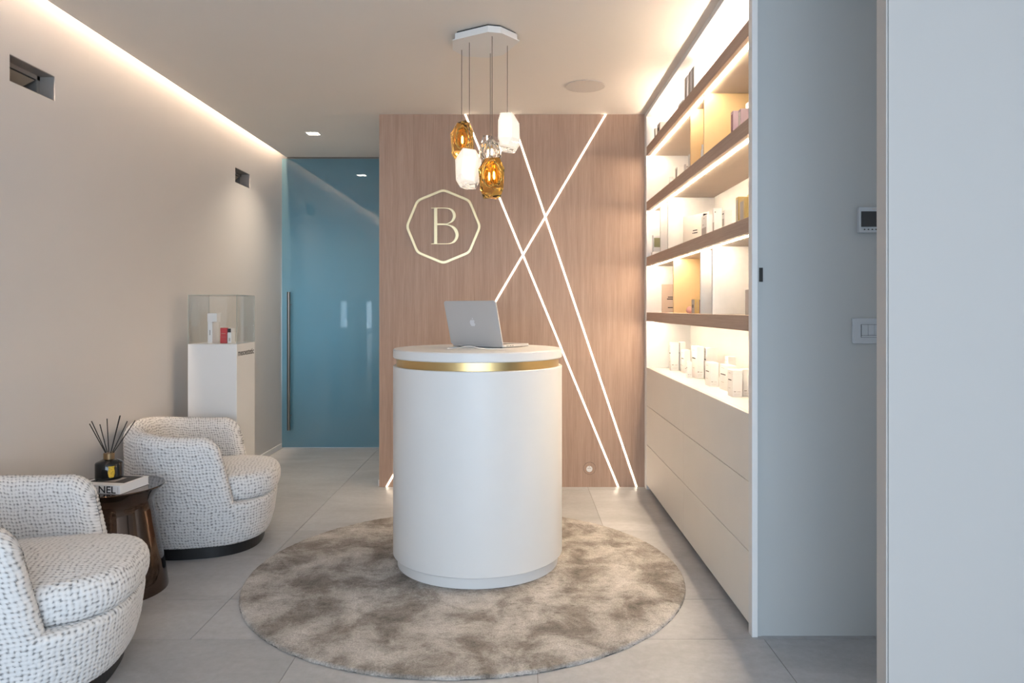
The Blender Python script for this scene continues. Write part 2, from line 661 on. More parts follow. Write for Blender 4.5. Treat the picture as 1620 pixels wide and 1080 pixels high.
box('edge_strip', 'near_panel', 0.990, 0.9945, 1.9505, 2.001, 0.0, CEIL, near)
box('groove_backing', 'dark_gap', 0.9945, 0.9965, 1.953, 2.000, 0.0, CEIL, near)

# shop front behind the camera
mb = MB()
mb.box(-2.3, -1.92, YF - 0.12, YF, -0.05, 2.8).box(2.12, 2.4, YF - 0.12, YF, -0.05, 2.8)
mb.box(-1.92, 2.12, YF - 0.12, YF, 2.53, 2.8)
tag(mb.build('wall_front', 'wall'), kind='structure')
win = tag(empty('window_1', (0.1, YF, 0)), kind='structure')
mb = MB()
for x in (-1.92, -0.57, 0.77, 2.06):
    mb.box(x, x + 0.06, YF - 0.09, YF - 0.03, 0.0, 2.53)
mb.box(-1.92, 2.12, YF - 0.09, YF - 0.03, 0.0, 0.05).box(-1.92, 2.12, YF - 0.09, YF - 0.03, 2.48, 2.53)
mb.build('window_frame', 'black', win)
for x in (-1.86, -0.51, 0.83):
    box('pane', 'window_glass', x, x + (1.29 if x < 0 else 1.23), YF - 0.064, YF - 0.056, 0.05, 2.48, win)

# ------------------------------------------------------------------ glass door
door = tag(empty('door_1', (-1.52, YG, 0)), kind='structure')
box('glass_leaf', 'door_glass', -2.086, -0.972, YG, YG + 0.010, 0.006, 2.564, door)
box('top_track', 'steel', -2.04, -0.956, YG + 0.001, YG + 0.03, 2.566, CEIL - 0.0005, door)
h = MB().tube([(-2.009, YG - 0.055, 0.165), (-2.009, YG - 0.055, 1.382)], 0.0145, 16).build('pull_bar', 'steel', door, smooth=True)
MB().tube([(-1.995, YG + 0.065, 0.185), (-1.995, YG + 0.065, 1.37)], 0.0145, 16).build('pull_bar', 'steel', door, smooth=True)
for z in (0.29, 1.27):
    MB().tube([(-2.009, YG - 0.05, z), (-2.009, YG + 0.0, z)], 0.008, 10).build('standoff', 'steel', h, smooth=True)

# ------------------------------------------------------------------ ceiling fittings
d = empty('ceiling_downlight', (-1.565, 5.58, CEIL - 0.004), 'small square downlight glowing in the ceiling before the glass door', 'downlight')
mb = MB()
x, y, a, b_ = -1.565, 5.58, 0.052, 0.043
for (p, q, r, s) in ((-a, a, -a, -b_), (-a, a, b_, a), (-a, -b_, -b_, b_), (b_, a, -b_, b_)):
    mb.box(x + p, x + q, y + r, y + s, CEIL - 0.004, CEIL - 0.0002)
mb.build('trim_ring', 'ceiling', d)
box('diffuser', 'led_down', x - b_, x + b_, y - b_, y + b_, CEIL - 0.002, CEIL - 0.0004, d)
dl = bpy.data.lights.new('downlight_lamp', 'AREA')
dl.shape = 'SQUARE'
dl.size = 0.08
dl.energy = 6.5
dl.color = (1.0, 0.85, 0.66)
dl.spread = math.radians(115)
dlo = bpy.data.objects.new('downlight_lamp', dl)
dlo.location = (0, 0, -0.003)
link(dlo, d)

sp = empty('ceiling_speaker', (0.412, 4.39, CEIL - 0.006), 'round flush ceiling speaker with a pale perforated grille', 'speaker')
MB().lathe([(0.118, CEIL - 0.0002), (0.121, CEIL - 0.003), (0.118, CEIL - 0.006), (0.112, CEIL - 0.006), (0.112, CEIL - 0.0002)], (0.412, 4.39), 64, False).build('bezel', 'speaker', sp, smooth=True)
MB().lathe([(0.112, CEIL - 0.0055), (0.112, CEIL - 0.001)], (0.412, 4.39), 64).build('grille', 'speaker', sp)

# ------------------------------------------------------------------ light lines on the veneer wall
def wall_line(x_top, x_bot, yo, label):
    d_ = Vector((x_bot - x_top, 0, -CEIL)).normalized()
    hw = 0.0050 / abs(d_.z)
    z0, z1 = 0.003, CEIL - 0.001
    def xa(z): return x_bot + (x_top - x_bot) * z / CEIL
    y0, y1 = YB - 0.0022 - yo, YB - 0.0003
    vs_ = []
    for y_ in (y0, y1):
        vs_ += [(xa(z0) - hw, y_, z0), (xa(z0) + hw, y_, z0), (xa(z1) + hw, y_, z1), (xa(z1) - hw, y_, z1)]
    o = MB().add(vs_, [(0, 1, 2, 3), (7, 6, 5, 4), (0, 4, 5, 1), (3, 2, 6, 7), (1, 5, 6, 2), (0, 3, 7, 4)]).build('light_line', 'led_line')
    tag(o, label, 'strip light', 'slanting light lines in the rose veneer wall')


wall_line(-0.359, 0.701, 0.0, 'glowing slanted wall line starting behind the pendants and ending beside the socket')
wall_line(-0.044, 0.828, 0.0004, 'glowing slanted wall line reaching the floor nearest the drawer unit')
wall_line(0.614, -0.905, 0.0008, 'glowing slanted wall line crossing the other two, rising to the right')

# ------------------------------------------------------------------ emblem on the wall
em = empty('wall_emblem', (-0.508, YB - 0.006, 1.555), 'champagne metal octagon outline with a serif letter B on the veneer wall', 'sign')
U = 1 / 7.714 / FPX * (YB - 0.006)
ec = at(701.5, 358.2, YB - 0.006)


def oct_ring(R, rr):
    pts = []
    for k in range(8):
        a0 = PI / 2 - k * PI / 4
        for s_ in np.linspace(-1, 1, 7):
            cx = R - rr / math.cos(PI / 8)
            aa = a0 - s_ * PI / 8
            pts.append((cx * math.cos(a0) + rr * math.cos(aa), cx * math.sin(a0) + rr * math.sin(aa)))
    return pts


me = curve_mesh([oct_ring(462 * U, 120 * U), oct_ring(430 * U, 100 * U)], 0.004)
place_mesh('octagon_frame', me, 'emblem', on_front(ec.x, YB - 0.0055, ec.z), em)


def bp(pts):
    return [((x_ - 475) * U, (526 - y_) * U) for x_, y_ in pts]


outer = [(325, 297)] + catmull([(490, 297), (560, 305), (606, 335), (626, 385), (618, 432), (585, 472), (520, 499)]) \
    + catmull([(530, 501), (596, 520), (642, 562), (660, 620), (650, 672), (615, 718), (570, 736), (510, 742)]) \
    + [(325, 742), (325, 733), (362, 733), (362, 306), (325, 306)]
hole1 = [(400, 306)] + catmull([(486, 306), (540, 316), (575, 345), (590, 388), (584, 430), (560, 466), (515, 490)]) + [(400, 490)]
hole2 = [(400, 509)] + catmull([(500, 509), (556, 524), (600, 566), (622, 622), (615, 670), (590, 708), (550, 729), (505, 733)]) + [(400, 733)]
me = curve_mesh([bp(outer), bp(hole1), bp(hole2)], 0.004)
place_mesh('letter_b', me, 'emblem', on_front(ec.x, YB - 0.0055, ec.z), em)

# socket in the veneer wall
sc = at(932.8, 740.5, YB)
so = empty('wall_socket', (sc.x, YB - 0.003, sc.z - 0.045), 'round flush power socket low on the veneer wall', 'socket')


def disc(name, mat, cx, cz, r, y0, y1, parent, seg=40):
    m_ = MB()
    vs_ = [(cx + r * math.cos(2 * PI * k / seg), y_, cz + r * math.sin(2 * PI * k / seg)) for y_ in (y0, y1) for k in range(seg)]
    fs = [tuple(range(seg)), tuple(reversed(range(seg, 2 * seg)))] + [(k, seg + k, seg + (k + 1) % seg, (k + 1) % seg) for k in range(seg)]
    return m_.add(vs_, fs).build(name, mat, parent)


disc('shadow_ring', 'dark_gap', sc.x, sc.z, 0.0432, YB - 0.0006, YB - 0.0001, so)
disc('cover_ring', 'wood_wall', sc.x, sc.z, 0.0415, YB - 0.002, YB - 0.0003, so)
f = disc('socket_face', 'white', sc.x - 0.002, sc.z - 0.004, 0.021, YB - 0.0032, YB - 0.002, so)
for dx, dz in ((-0.009, 0.003), (0.009, 0.003), (0, 0.003), (0, 0.013)):
    disc('contact_hole', 'ink', sc.x - 0.002 + dx, sc.z - 0.002 + dz, 0.0024, YB - 0.0036, YB - 0.0031, f, 12)

# ------------------------------------------------------------------ wall unit: drawers, worktop, shelves
YU0, YU1 = 2.773, 4.967
YM = 3.862
WT = 0.834
XBK = 1.185
for k, (ya, yb, lab) in enumerate(((YU0, YM, 'white three-drawer base cabinet of the wall unit, nearer the alcove'),
                                   (YM, YU1, 'white three-drawer base cabinet of the wall unit, next to the veneer wall'))):
    c = empty('drawer_cabinet', (1.03, (ya + yb) / 2, 0), lab, 'cabinet', 'drawer cabinets of the wall unit')
    box('body', 'dark_gap', XU + 0.022, XBK, ya + 0.001, yb - 0.001, 0.036, WT - 0.022, c)  # carcass coloured dark to put shade into the gaps between drawers
    box('plinth', 'dark_gap', XU + 0.06, XBK, ya + 0.001, yb - 0.001, 0.0, 0.036, c)
    for z0, z1 in ((0.034, 0.3065), (0.3095, 0.5725), (0.5755, WT)):
        box('drawer', 'drawer', XU, XU + 0.020, ya + 0.0012, yb - 0.0012, z0, z1, c, bevel=0.0008, seg=1)
wt = box('worktop', 'white', XU + 0.0225, XBK, YU0 + 0.001, YU1 - 0.001, WT - 0.0215, WT - 0.001)
tag(wt, 'continuous white worktop over the drawer cabinets', 'worktop')

M['shelf_cream'] = plain('cream_shelf_board', (0.84, 0.72, 0.61), 0.5, var=0.02)
un = empty('shelf_unit', (1.03, (YU0 + YU1) / 2, 0), 'tall built-in shelf unit with wood-fronted lit shelves along the right', 'shelf unit')
box('side_panel', 'white', XU - 0.002, 0.905, 2.732, YU0, 0.0, CEIL - 0.002, un, bevel=0.001, seg=1)
box('side_panel', 'white_matt', XU - 0.002, XBK + 0.02, YU1, YB - 0.001, 0.0, CEIL - 0.002, un, bevel=0.001, seg=1)
box('back_panel', 'white_matt', XBK + 0.0005, XBK + 0.02, YU0, YU1, 0.0, CEIL - 0.002, un)
box('top_panel', 'white_matt', XU - 0.002, XBK, YU0, YU1, 2.548, CEIL - 0.002, un)
shelf_top = [1.209, 1.586, 1.964, 2.339]
for z in shelf_top:
    sh = box('shelf', 'shelf_cream', XU + 0.0185, XBK, YU0 + 0.0005, YU1 - 0.0005, z - 0.060, z, un)
    box('shelf_front', 'wood_shelf', XU, XU + 0.0185, YU0 + 0.0005, YU1 - 0.0005, z - 0.060, z, sh, bevel=0.0008, seg=1)
    box('led_strip', 'led_shelf', XU + 0.034, XU + 0.042, YU0 + 0.01, YU1 - 0.01, z - 0.0628, z - 0.059, sh)
    if z == shelf_top[-1]:
        box('led_strip', 'led_up', 1.128, 1.136, YU0 + 0.01, YU1 - 0.01, z - 0.001, z + 0.0015, sh)
M['divider_w'] = plain('pale_marble_panel', (0.74, 0.72, 0.69), 0.45, var=0.07, vscale=9)
divs = [(3, 3.79, 'gold_panel'), (3, 3.517, 'gold_panel'), (2, 4.585, 'divider_w'), (2, 4.358, 'divider_w'),
        (1, 4.205, 'gold_panel'), (1, 3.582, 'divider_w'), (1, 3.364, 'divider_w')]
for lv, y, mt in divs:
    z0, z1 = shelf_top[lv - 1], shelf_top[lv] - 0.060
    box('divider', mt, 0.905, XBK, y, y + 0.014, z0 + 0.0004, z1 - 0.0030, un)
# gold lining of the two gold niches
box('gold_lining', 'gold_panel', XBK - 0.004, XBK, 3.531, 3.79, shelf_top[2] + 0.0005, shelf_top[3] - 0.0605, un)
box('gold_lining', 'gold_panel', XBK - 0.004, XBK, 3.596, 4.205, shelf_top[0] + 0.0005, shelf_top[1] - 0.0605, un)


# ------------------------------------------------------------------ goods on the shelves
def carton(name, label, group, mat, x0, x1, y0, y1, z0, z1, prints=(), mat_side=None, cat='box'):
    """a folding carton with lid flap and print; prints: (face, u0, u1, v0, v1, mat) in 0..1 of the face"""
    e = empty(name, ((x0 + x1) / 2, (y0 + y1) / 2, z0), label, cat, group)
    box('carton_body', mat, x0, x1, y0, y1, z0, z1 - 0.0016, e, bevel=0.0006, seg=1)
    box('lid_flap', mat, x0 + 0.0006, x1 - 0.0006, y0 + 0.0010, y1 - 0.0004, z1 - 0.0012, z1, e)
    if mat_side:
        box('side_face', mat_side, x0 - 0.0004, x0 + 0.0004, y0 + 0.0008, y1 - 0.0008, z0 + 0.001, z1 - 0.002, e)
    for (fc, u0, u1, v0, v1, pm) in prints:
        za, zb = z0 + (z1 - z0) * v0, z0 + (z1 - z0) * v1
        if fc == 'n':
            box('print', pm, x0 + (x1 - x0) * u0, x0 + (x1 - x0) * u1, y0 - 0.0003, y0 + 0.0003, za, zb, e)
        else:
            box('print', pm, x0 - 0.0006, x0 + 0.0002, y1 - (y1 - y0) * u1, y1 - (y1 - y0) * u0, za, zb, e)
    return e


STD = (('n', 0.12, 0.34, 0.19, 0.225, 'ink_soft'), ('n', 0.45, 0.82, 0.195, 0.21, 'ink_soft'),
       ('n', 0.14, 0.8, 0.12, 0.126, 'ink_soft'), ('n', 0.14, 0.72, 0.08, 0.086, 'ink_soft'),
       ('l', 0.15, 0.75, 0.60, 0.635, 'ink'), ('l', 0.2, 0.6, 0.86, 0.875, 'ink_soft'), ('l', 0.2, 0.55, 0.30, 0.315, 'ink_soft'))
PLAIN_L = (('l', 0.25, 0.75, 0.42, 0.58, 'ink_soft'),)
Z0 = WT - 0.001
G0 = 'white cartons on the worktop'
#           x0     x1     y0     y1     ztop  label
for i, (x0, x1, y0, y1, zt, lab) in enumerate([
    (0.996, 1.049, 4.706, 4.755, 1.016, 'tall white carton on the worktop nearest the veneer wall'),
    (1.056, 1.092, 4.712, 4.765, 1.018, 'white carton hidden half behind the tall carton nearest the veneer wall'),
    (1.040, 1.078, 4.521, 4.610, 0.977, 'white carton standing third from the veneer wall on the worktop'),
    (0.987, 1.014, 4.211, 4.238, 0.929, 'slim short white carton standing forward of the taller ones, left part of the worktop'),
    (1.032, 1.072, 4.173, 4.300, 1.017, 'tall deep white carton behind the slim short one on the worktop'),
    (1.082, 1.142, 4.150, 4.205, 1.010, 'white carton at the back of the worktop seen above the shorter square one'),
    (0.994, 1.037, 3.740, 3.842, 0.956, 'short white carton at the middle front of the worktop'),
    (1.019, 1.060, 3.520, 3.658, 0.958, 'white carton with its long side to the room between the two front cartons'),
    (1.087, 1.128, 3.742, 3.800, 0.987, 'tall white carton behind the second carton from the right on the worktop'),
    (0.977, 1.021, 3.294, 3.372, 0.956, 'white carton at the right front of the worktop, largest in view'),
    (1.036, 1.090, 3.335, 3.392, 0.956, 'white carton half hidden behind the unit side panel, rightmost on the worktop')]):
    carton('cosmetics_carton', lab, G0, 'paper', x0, x1, y0, y1, Z0, zt, STD)

# second shelf up: gold niche, rose card, grey box
z = shelf_top[0]
rc = empty('price_card', (1.03, 4.705, z), 'rose grey counter card standing left of the gold panel', 'card')
box('card_sheet', 'paper_rose', 0.936, 1.11, 4.700, 4.706, z, 1.392, rc)
for (a, b_, v0, v1) in ((0.30, 0.66, 0.53, 0.565), (0.26, 0.80, 0.46, 0.50), (0.30, 0.76, 0.16, 0.195)):
    box('print', 'ink', 0.936 + 0.13 * a, 0.936 + 0.13 * b_, 4.6994, 4.7004, z + 0.183 * v0, z + 0.183 * v1, rc)
sg = empty('makeup_sponge', (0.938, 3.95, z), 'pink egg-shaped make-up sponge in the gold niche', 'sponge')
MB().lathe([(0.001, z), (0.011, z + 0.001), (0.0175, z + 0.008), (0.0195, z + 0.016), (0.017, z + 0.026), (0.011, z + 0.034), (0.004, z + 0.0385), (0.0005, z + 0.039)], (0.938, 3.95), 28).build('sponge_body', 'pink', sg, smooth=True, angle=80)
MB().lathe([(0.007, z), (0.009, z + 0.004), (0.0085, z + 0.011), (0.004, z + 0.014)], (0.957, 3.935), 20).build('sponge_tip', 'pink', sg, smooth=True, angle=80)
GG = 'small gold cartons'
carton('gold_carton', 'small gold carton beside the pink sponge', GG, 'paper_gold', 0.940, 0.966, 3.850, 3.915, z, 1.285, (('l', 0.3, 0.6, 0.4, 0.62, 'ink'), ('n', 0.45, 0.55, 0.2, 0.8, 'ink_soft')), 'paper_grey')
carton('gold_carton', 'small gold carton half hidden behind the pale panel, right of its twin', GG, 'paper_gold', 0.938, 0.985, 3.680, 3.742, z, 1.282, (('l', 0.35, 0.6, 0.4, 0.6, 'ink'),), 'paper_plum')
carton('grey_carton', 'pale grey carton at the right end above the lowest wood shelf', None, 'paper_grey', 0.951, 1.02, 2.985, 3.03, z, 1.313, (('n', 0.2, 0.5, 0.5, 0.53, 'ink'), ('n', 0.2, 0.45, 0.62, 0.64, 'ink')))

# third shelf up
z = shelf_top[1]
th = empty('display_device', (0.96, 4.86, z), 'small white device with an olive display at the shelf end', 'device')
box('device_body', 'white', 0.907, 1.012, 4.850, 4.875, 1.612, 1.726, th, bevel=0.003)
box('device_screen', 'olive', 0.914, 1.0, 4.8485, 4.851, 1.645, 1.706, th)
box('device_stand', 'white_matt', 0.900, 1.02, 4.845, 4.885, z, 1.612, th, bevel=0.002)
for k in range(4):
    box('device_button', 'plastic', 0.918 + 0.018 * k, 0.926 + 0.018 * k, 4.8486, 4.8502, 1.628, 1.634, th)
cdv = Vector((1.041 - 0.96, 3.95 - 4.2, 0))
ca = math.atan2(cdv.y, cdv.x)
cc = empty('counter_card', (0.96, 4.2, z), 'white counter card with small dark lettering behind bottle and cartons', 'card', rz=ca)
MB().box(0, 0.263, 0, 0.004, 0, 0.176).build('card_sheet', 'cream', cc, local=True)
for (a, b_, v0, v1) in ((0.104, 0.150, 0.085, 0.091), (0.100, 0.108, 0.071, 0.077), (0.112, 0.152, 0.071, 0.077)):
    MB().box(a, b_, -0.0006, 0.0002, v0, v1).build('print', 'ink', cc, local=True)
bt = empty('pump_bottle', (0.99, 3.84, z), 'white bottle with a black square cap between the card and white cartons', 'bottle')
MB().lathe([(0.013, z), (0.0145, z + 0.003), (0.0145, z + 0.118), (0.010, z + 0.124), (0.008, z + 0.126)], (0.993, 3.84), 28).build('bottle_body', 'paper', bt, smooth=True)
box('bottle_cap', 'black', 0.984, 1.003, 3.831, 3.849, z + 0.126, z + 0.150, bt, bevel=0.001)
carton('patterned_carton', 'carton with grey pictured side in front of the white counter card', None, 'paper', 0.945, 0.985, 3.62, 3.73, z, 1.705,
       (('l', 0.1, 0.9, 0.05, 0.48, 'paper_grey'), ('l', 0.4, 0.6, 0.86, 0.89, 'ink_soft'), ('l', 0.25, 0.45, 0.6, 0.63, 'ink_soft')))
carton('white_carton', 'white carton beside the bottle with the black cap', 'white cartons on the third shelf', 'paper', 0.955, 0.992, 3.520, 3.550, z, 1.722, (('l', 0.2, 0.8, 0.05, 0.5, 'ink_soft'), ('n', 0.05, 0.2, 0.84, 0.87, 'ink')))
carton('white_carton', 'white carton next to the gold cartons on the third shelf', 'white cartons on the third shelf', 'paper', 0.955, 0.990, 3.345, 3.390, z, 1.690, (('l', 0.2, 0.8, 0.3, 0.62, 'ink_soft'), ('l', 0.2, 0.7, 0.82, 0.86, 'ink')))
G2 = 'gold cartons on the third shelf'
carton('tall_gold_carton', 'tall gold carton, left one of the gold cartons on the third shelf', G2, 'paper_gold', 0.950, 1.0, 3.123, 3.158, z, 1.716, (('l', 0.2, 0.8, 0.1, 0.9, 'paper_grey'),))
carton('tall_gold_carton', 'tall gold carton at the front beside the unit end on the third shelf', G2, 'paper_gold', 0.950, 1.02, 3.035, 3.110, z, 1.698, (('l', 0.2, 0.8, 0.1, 0.9, 'paper_grey'),))
carton('tall_gold_carton', 'tall gold carton standing behind the other two gold ones', G2, 'paper_gold', 1.004, 1.06, 3.123, 3.175, z, 1.730)

# fourth shelf up
z = shelf_top[2]
G3 = 'lilac cartons on the shelf'
carton('lilac_carton', 'lilac carton with plum side, left of its twin near the gold panel', G3, 'paper_purple', 0.940, 1.0, 3.162, 3.196, z, 2.096, (('l', 0.15, 0.85, 0.1, 0.9, 'paper_plum'),))
carton('lilac_carton', 'lilac carton nearest the unit end below the top shelf', G3, 'paper_purple', 0.940, 1.02, 3.055, 3.088, z, 2.076, (('l', 0.15, 0.85, 0.1, 0.9, 'cream'),))
carton('cream_carton', 'cream carton standing behind the lilac cartons', None, 'paper', 1.006, 1.07, 3.15, 3.20, z, 2.135)
b2 = empty('serum_bottle', (0.929, 3.635, z), 'small white bottle inside the narrow gold niche', 'bottle')
MB().lathe([(0.012, z), (0.013, z + 0.002), (0.013, z + 0.062), (0.009, z + 0.067), (0.009, z + 0.09)], (0.932, 3.635), 24).build('bottle_body', 'paper', b2, smooth=True)
MB().lathe([(0.0133, z + 0.015), (0.0133, z + 0.026)], (0.932, 3.635), 24, False).build('bottle_band', 'paper_plum', b2)
b3 = empty('cream_jar_bottle', (0.945, 4.456, z), 'round white bottle, leftmost item under the top shelf', 'bottle')
MB().lathe([(0.012, z), (0.0145, z + 0.002), (0.0145, z + 0.055), (0.010, z + 0.060), (0.010, z + 0.077)], (0.945, 4.456), 24).build('bottle_body', 'paper', b3, smooth=True)
MB().lathe([(0.0105, z + 0.060), (0.0105, z + 0.0775)], (0.945, 4.456), 24).build('bottle_cap', 'paper_cool', b3, smooth=True)
G4 = 'white cartons below the top shelf'
carton('small_white_carton', 'small white carton with lettered side, second item from the left under the top shelf', G4, 'paper', 0.930, 0.966, 4.214, 4.275, z, 2.057, (('l', 0.2, 0.8, 0.3, 0.9, 'ink_soft'),))
carton('small_white_carton', 'low white carton between the lettered one and the slim one by the gold panel', G4, 'paper', 0.936, 0.968, 4.03, 4.075, z, 2.040, (('n', 0.1, 0.4, 0.7, 0.8, 'ink_soft'),))
carton('small_white_carton', 'slim white carton against the gold panel edge', G4, 'paper', 0.930, 0.965, 3.90, 3.945, z, 2.068)

# top shelf
z = shelf_top[3]
G5 = 'tall cartons on the top shelf'  # grey sheets on the trio's left faces are painted shade, not print
carton('tall_carton', 'tall white carton, rightmost of the trio on the top shelf', G5, 'paper', 0.927, 0.985, 3.805, 3.862, z, 2.509, (('l', 0.1, 0.9, 0.03, 0.97, 'paper_grey'),))
carton('tall_carton', 'tall white carton, middle of the trio on the top shelf', G5, 'paper', 0.927, 0.985, 3.879, 3.934, z, 2.509, (('l', 0.1, 0.9, 0.03, 0.97, 'paper_grey'),))
carton('tall_carton', 'tall white carton, leftmost of the trio on the top shelf', G5, 'paper', 0.927, 0.985, 3.966, 4.026, z, 2.508, (('l', 0.1, 0.9, 0.03, 0.97, 'paper_grey'),))
carton('low_carton', 'low pale carton left of the tall trio on the top shelf', None, 'paper', 0.927, 0.98, 4.06, 4.19, z, 2.406, (('l', 0.1, 0.6, 0.5, 0.7, 'ink_soft'),))
G6 = 'small grey cartons on the top shelf'
carton('grey_top_carton', 'small grey carton nearest the veneer wall on the top shelf', G6, 'paper_grey', 0.925, 0.96, 4.865, 4.90, z, 2.444)
carton('grey_top_carton', 'small grey carton with dark round mark beside its twin on the top shelf', G6, 'paper_grey', 0.925, 0.985, 4.70, 4.80, z, 2.444, (('l', 0.3, 0.6, 0.55, 0.75, 'ink'),))

# ------------------------------------------------------------------ intercom and switches on the alcove wall
ic = empty('video_intercom', (1.36, YA - 0.02, 1.52), 'white video intercom with a dark screen on the alcove wall', 'intercom')
box('housing', 'grey_plastic', 1.282, 1.445, YA - 0.022, YA - 0.0002, 1.520, 1.616, ic, bevel=0.004)
box('screen', 'screen', 1.289, 1.438, YA - 0.0235, YA - 0.021, 1.541, 1.599, ic)
for k in range(6):
    box('button', 'black', 1.299 + 0.0145 * k, 1.304 + 0.0145 * k, YA - 0.0235, YA - 0.021, 1.5295, 1.5335, ic)
box('logo_mark', 'ink_soft', 1.33, 1.352, YA - 0.0228, YA - 0.0215, 1.6065, 1.6095, ic)
swz = empty('light_switch', (1.34, YA - 0.01, 1.104), 'wide switch plate with rocker switches below the intercom', 'switch')
box('plate', 'grey_plastic', 1.263, 1.425, YA - 0.010, YA - 0.0002, 1.103, 1.199, swz, bevel=0.002)
box('insert_gap', 'dark_gap', 1.294, 1.394, YA - 0.0106, YA - 0.009, 1.1265, 1.1755, swz)
for k in range(4):
    box('rocker', 'grey_plastic', 1.2955 + 0.0245 * k, 1.319 + 0.0245 * k, YA - 0.0128, YA - 0.0095, 1.1345, 1.1745, swz, bevel=0.0008, seg=1)
box('insert_bar', 'grey_plastic', 1.2955, 1.3925, YA - 0.012, YA - 0.0095, 1.1275, 1.1335, swz)

# ------------------------------------------------------------------ rug
RX, RY, RR = -0.235, 3.413, 1.0
nr, nth = 330, 1100
rad = np.linspace(0.0, 1.0, nr) ** 0.75
rad[0] = 0.004
th_ = np.linspace(0, 2 * PI, nth, endpoint=False)
Rg, Tg = np.meshgrid(rad, th_, indexing='ij')


def smooth_noise(X, Y, scale, seed):
    r_ = np.random.default_rng(seed)
    g = r_.random((256, 256))
    fx, fy = X * scale, Y * scale
    ix, iy = np.floor(fx).astype(int), np.floor(fy).astype(int)
    tx, ty = fx - ix, fy - iy
    tx, ty = tx * tx * (3 - 2 * tx), ty * ty * (3 - 2 * ty)
    a = g[ix % 256, iy % 256]; b = g[(ix + 1) % 256, iy % 256]
    c = g[ix % 256, (iy + 1) % 256]; d_ = g[(ix + 1) % 256, (iy + 1) % 256]
    return (a * (1 - tx) + b * tx) * (1 - ty) + (c * (1 - tx) + d_ * tx) * ty


def grid_mesh(name, Px, Py, Pz, wrap_v, mat, attr=None, smooth=True):
    n, m = Px.shape
    co = np.stack([Px, Py, Pz], -1).reshape(-1, 3).astype(np.float32)
    ii, jj = np.meshgrid(np.arange(n - 1), np.arange(m if wrap_v else m - 1), indexing='ij')
    j2 = (jj + 1) % m
    quads = np.stack([ii * m + jj, (ii + 1) * m + jj, (ii + 1) * m + j2, ii * m + j2], -1).reshape(-1, 4).astype(np.int32)
    me_ = bpy.data.meshes.new(name)
    me_.vertices.add(len(co))
    me_.vertices.foreach_set('co', co.ravel())
    me_.loops.add(quads.size)
    me_.loops.foreach_set('vertex_index', quads.ravel())
    me_.polygons.add(len(quads))
    me_.polygons.foreach_set('loop_start', np.arange(0, quads.size, 4, dtype=np.int32))
    me_.polygons.foreach_set('loop_total', np.full(len(quads), 4, dtype=np.int32))
    me_.update(calc_edges=True)
    if smooth:
        me_.polygons.foreach_set('use_smooth', np.ones(len(quads), dtype=bool))
    if attr is not None:
        a_ = me_.attributes.new('weave', 'FLOAT', 'POINT')
        a_.data.foreach_set('value', attr.ravel().astype(np.float32))
    me_.materials.append(M[mat])
    me_.validate()
    return me_


GX, GY = Rg * np.cos(Tg), Rg * np.sin(Tg)
edge = np.clip((1.0 - Rg) / 0.012, 0, 1)
hz = 0.0135 * np.sqrt(np.clip(1 - (1 - edge) ** 2, 0, 1))
tuft = smooth_noise(GX, GY, 150, 1) * 0.55 + smooth_noise(GX, GY, 75, 2) * 0.6 + smooth_noise(GX, GY, 14, 3) * 0.5
wob = 1 + (smooth_noise(np.cos(Tg) * 1.0, np.sin(Tg) * 1.0, 60, 5) - 0.5) * 0.002
hz = hz * (0.62 + 0.30 * tuft) + 0.001
me = grid_mesh('pile', GX * wob * RR, -GY * wob * RR, hz, True, 'rug')
rug = empty('round_rug', (RX, RY, 0), 'round mottled taupe pile rug under the reception desk', 'rug')
link(bpy.data.objects.new('pile', me), rug)
MB().lathe([(RR * 0.996, 0.0), (RR * 1.0, 0.0015), (RR * 0.998, 0.004), (RR * 0.98, 0.005)], (RX, RY), 160).build('rug_backing', 'dark_gap', rug)

# ------------------------------------------------------------------ reception desk
DX, DY = -0.1905, 3.549
desk = empty('reception_desk', (DX, DY, 0), 'round white drum-shaped reception desk with a brass band', 'desk')
zb = 0.0150
MB().lathe([(0.3875, zb), (0.3875, 0.068)], (DX, DY), 128).build('plinth', 'white', desk, smooth=True)
MB().lathe([(0.406, 0.0665), (0.409, 0.0695), (0.409, 0.959), (0.406, 0.962)], (DX, DY), 160).build('drum', 'white', desk, smooth=True)
MB().lathe([(0.393, 0.960), (0.393, 1.002)], (DX, DY), 160).build('brass_band', 'brass', desk, smooth=True)
MB().lathe([(0.405, 1.000), (0.409, 1.004), (0.409, 1.038), (0.404, 1.043), (0.395, 1.0432)], (DX, DY), 160).build('desk_top', 'white', desk, smooth=True)
TOPZ = 1.0432

# ------------------------------------------------------------------ laptop
yaw = math.radians(-35)
lap_c = Vector((-0.193 + 0.005, 3.64, TOPZ))
hx = (at(797, 550, 3.552) + at(713, 548.5, 3.738)) / 2
lp = empty('laptop', (hx.x * 3.61 / 3.645, 3.61, TOPZ), 'open silver laptop seen from behind on the reception desk', 'laptop', rz=yaw)
# local: x along the hinge, +y towards the user (away from the camera)
W2 = 0.1625


def rrect(w, h0, h1, r, n=5):
    pts = []
    for (cx, cy, a0) in ((w - r, h0 + r, -PI / 2), (w - r, h1 - r, 0), (-w + r, h1 - r, PI / 2), (-w + r, h0 + r, PI)):
        for k in range(n + 1):
            a = a0 + PI / 2 * k / n
            pts.append((cx + r * math.cos(a), cy + r * math.sin(a)))
    return pts


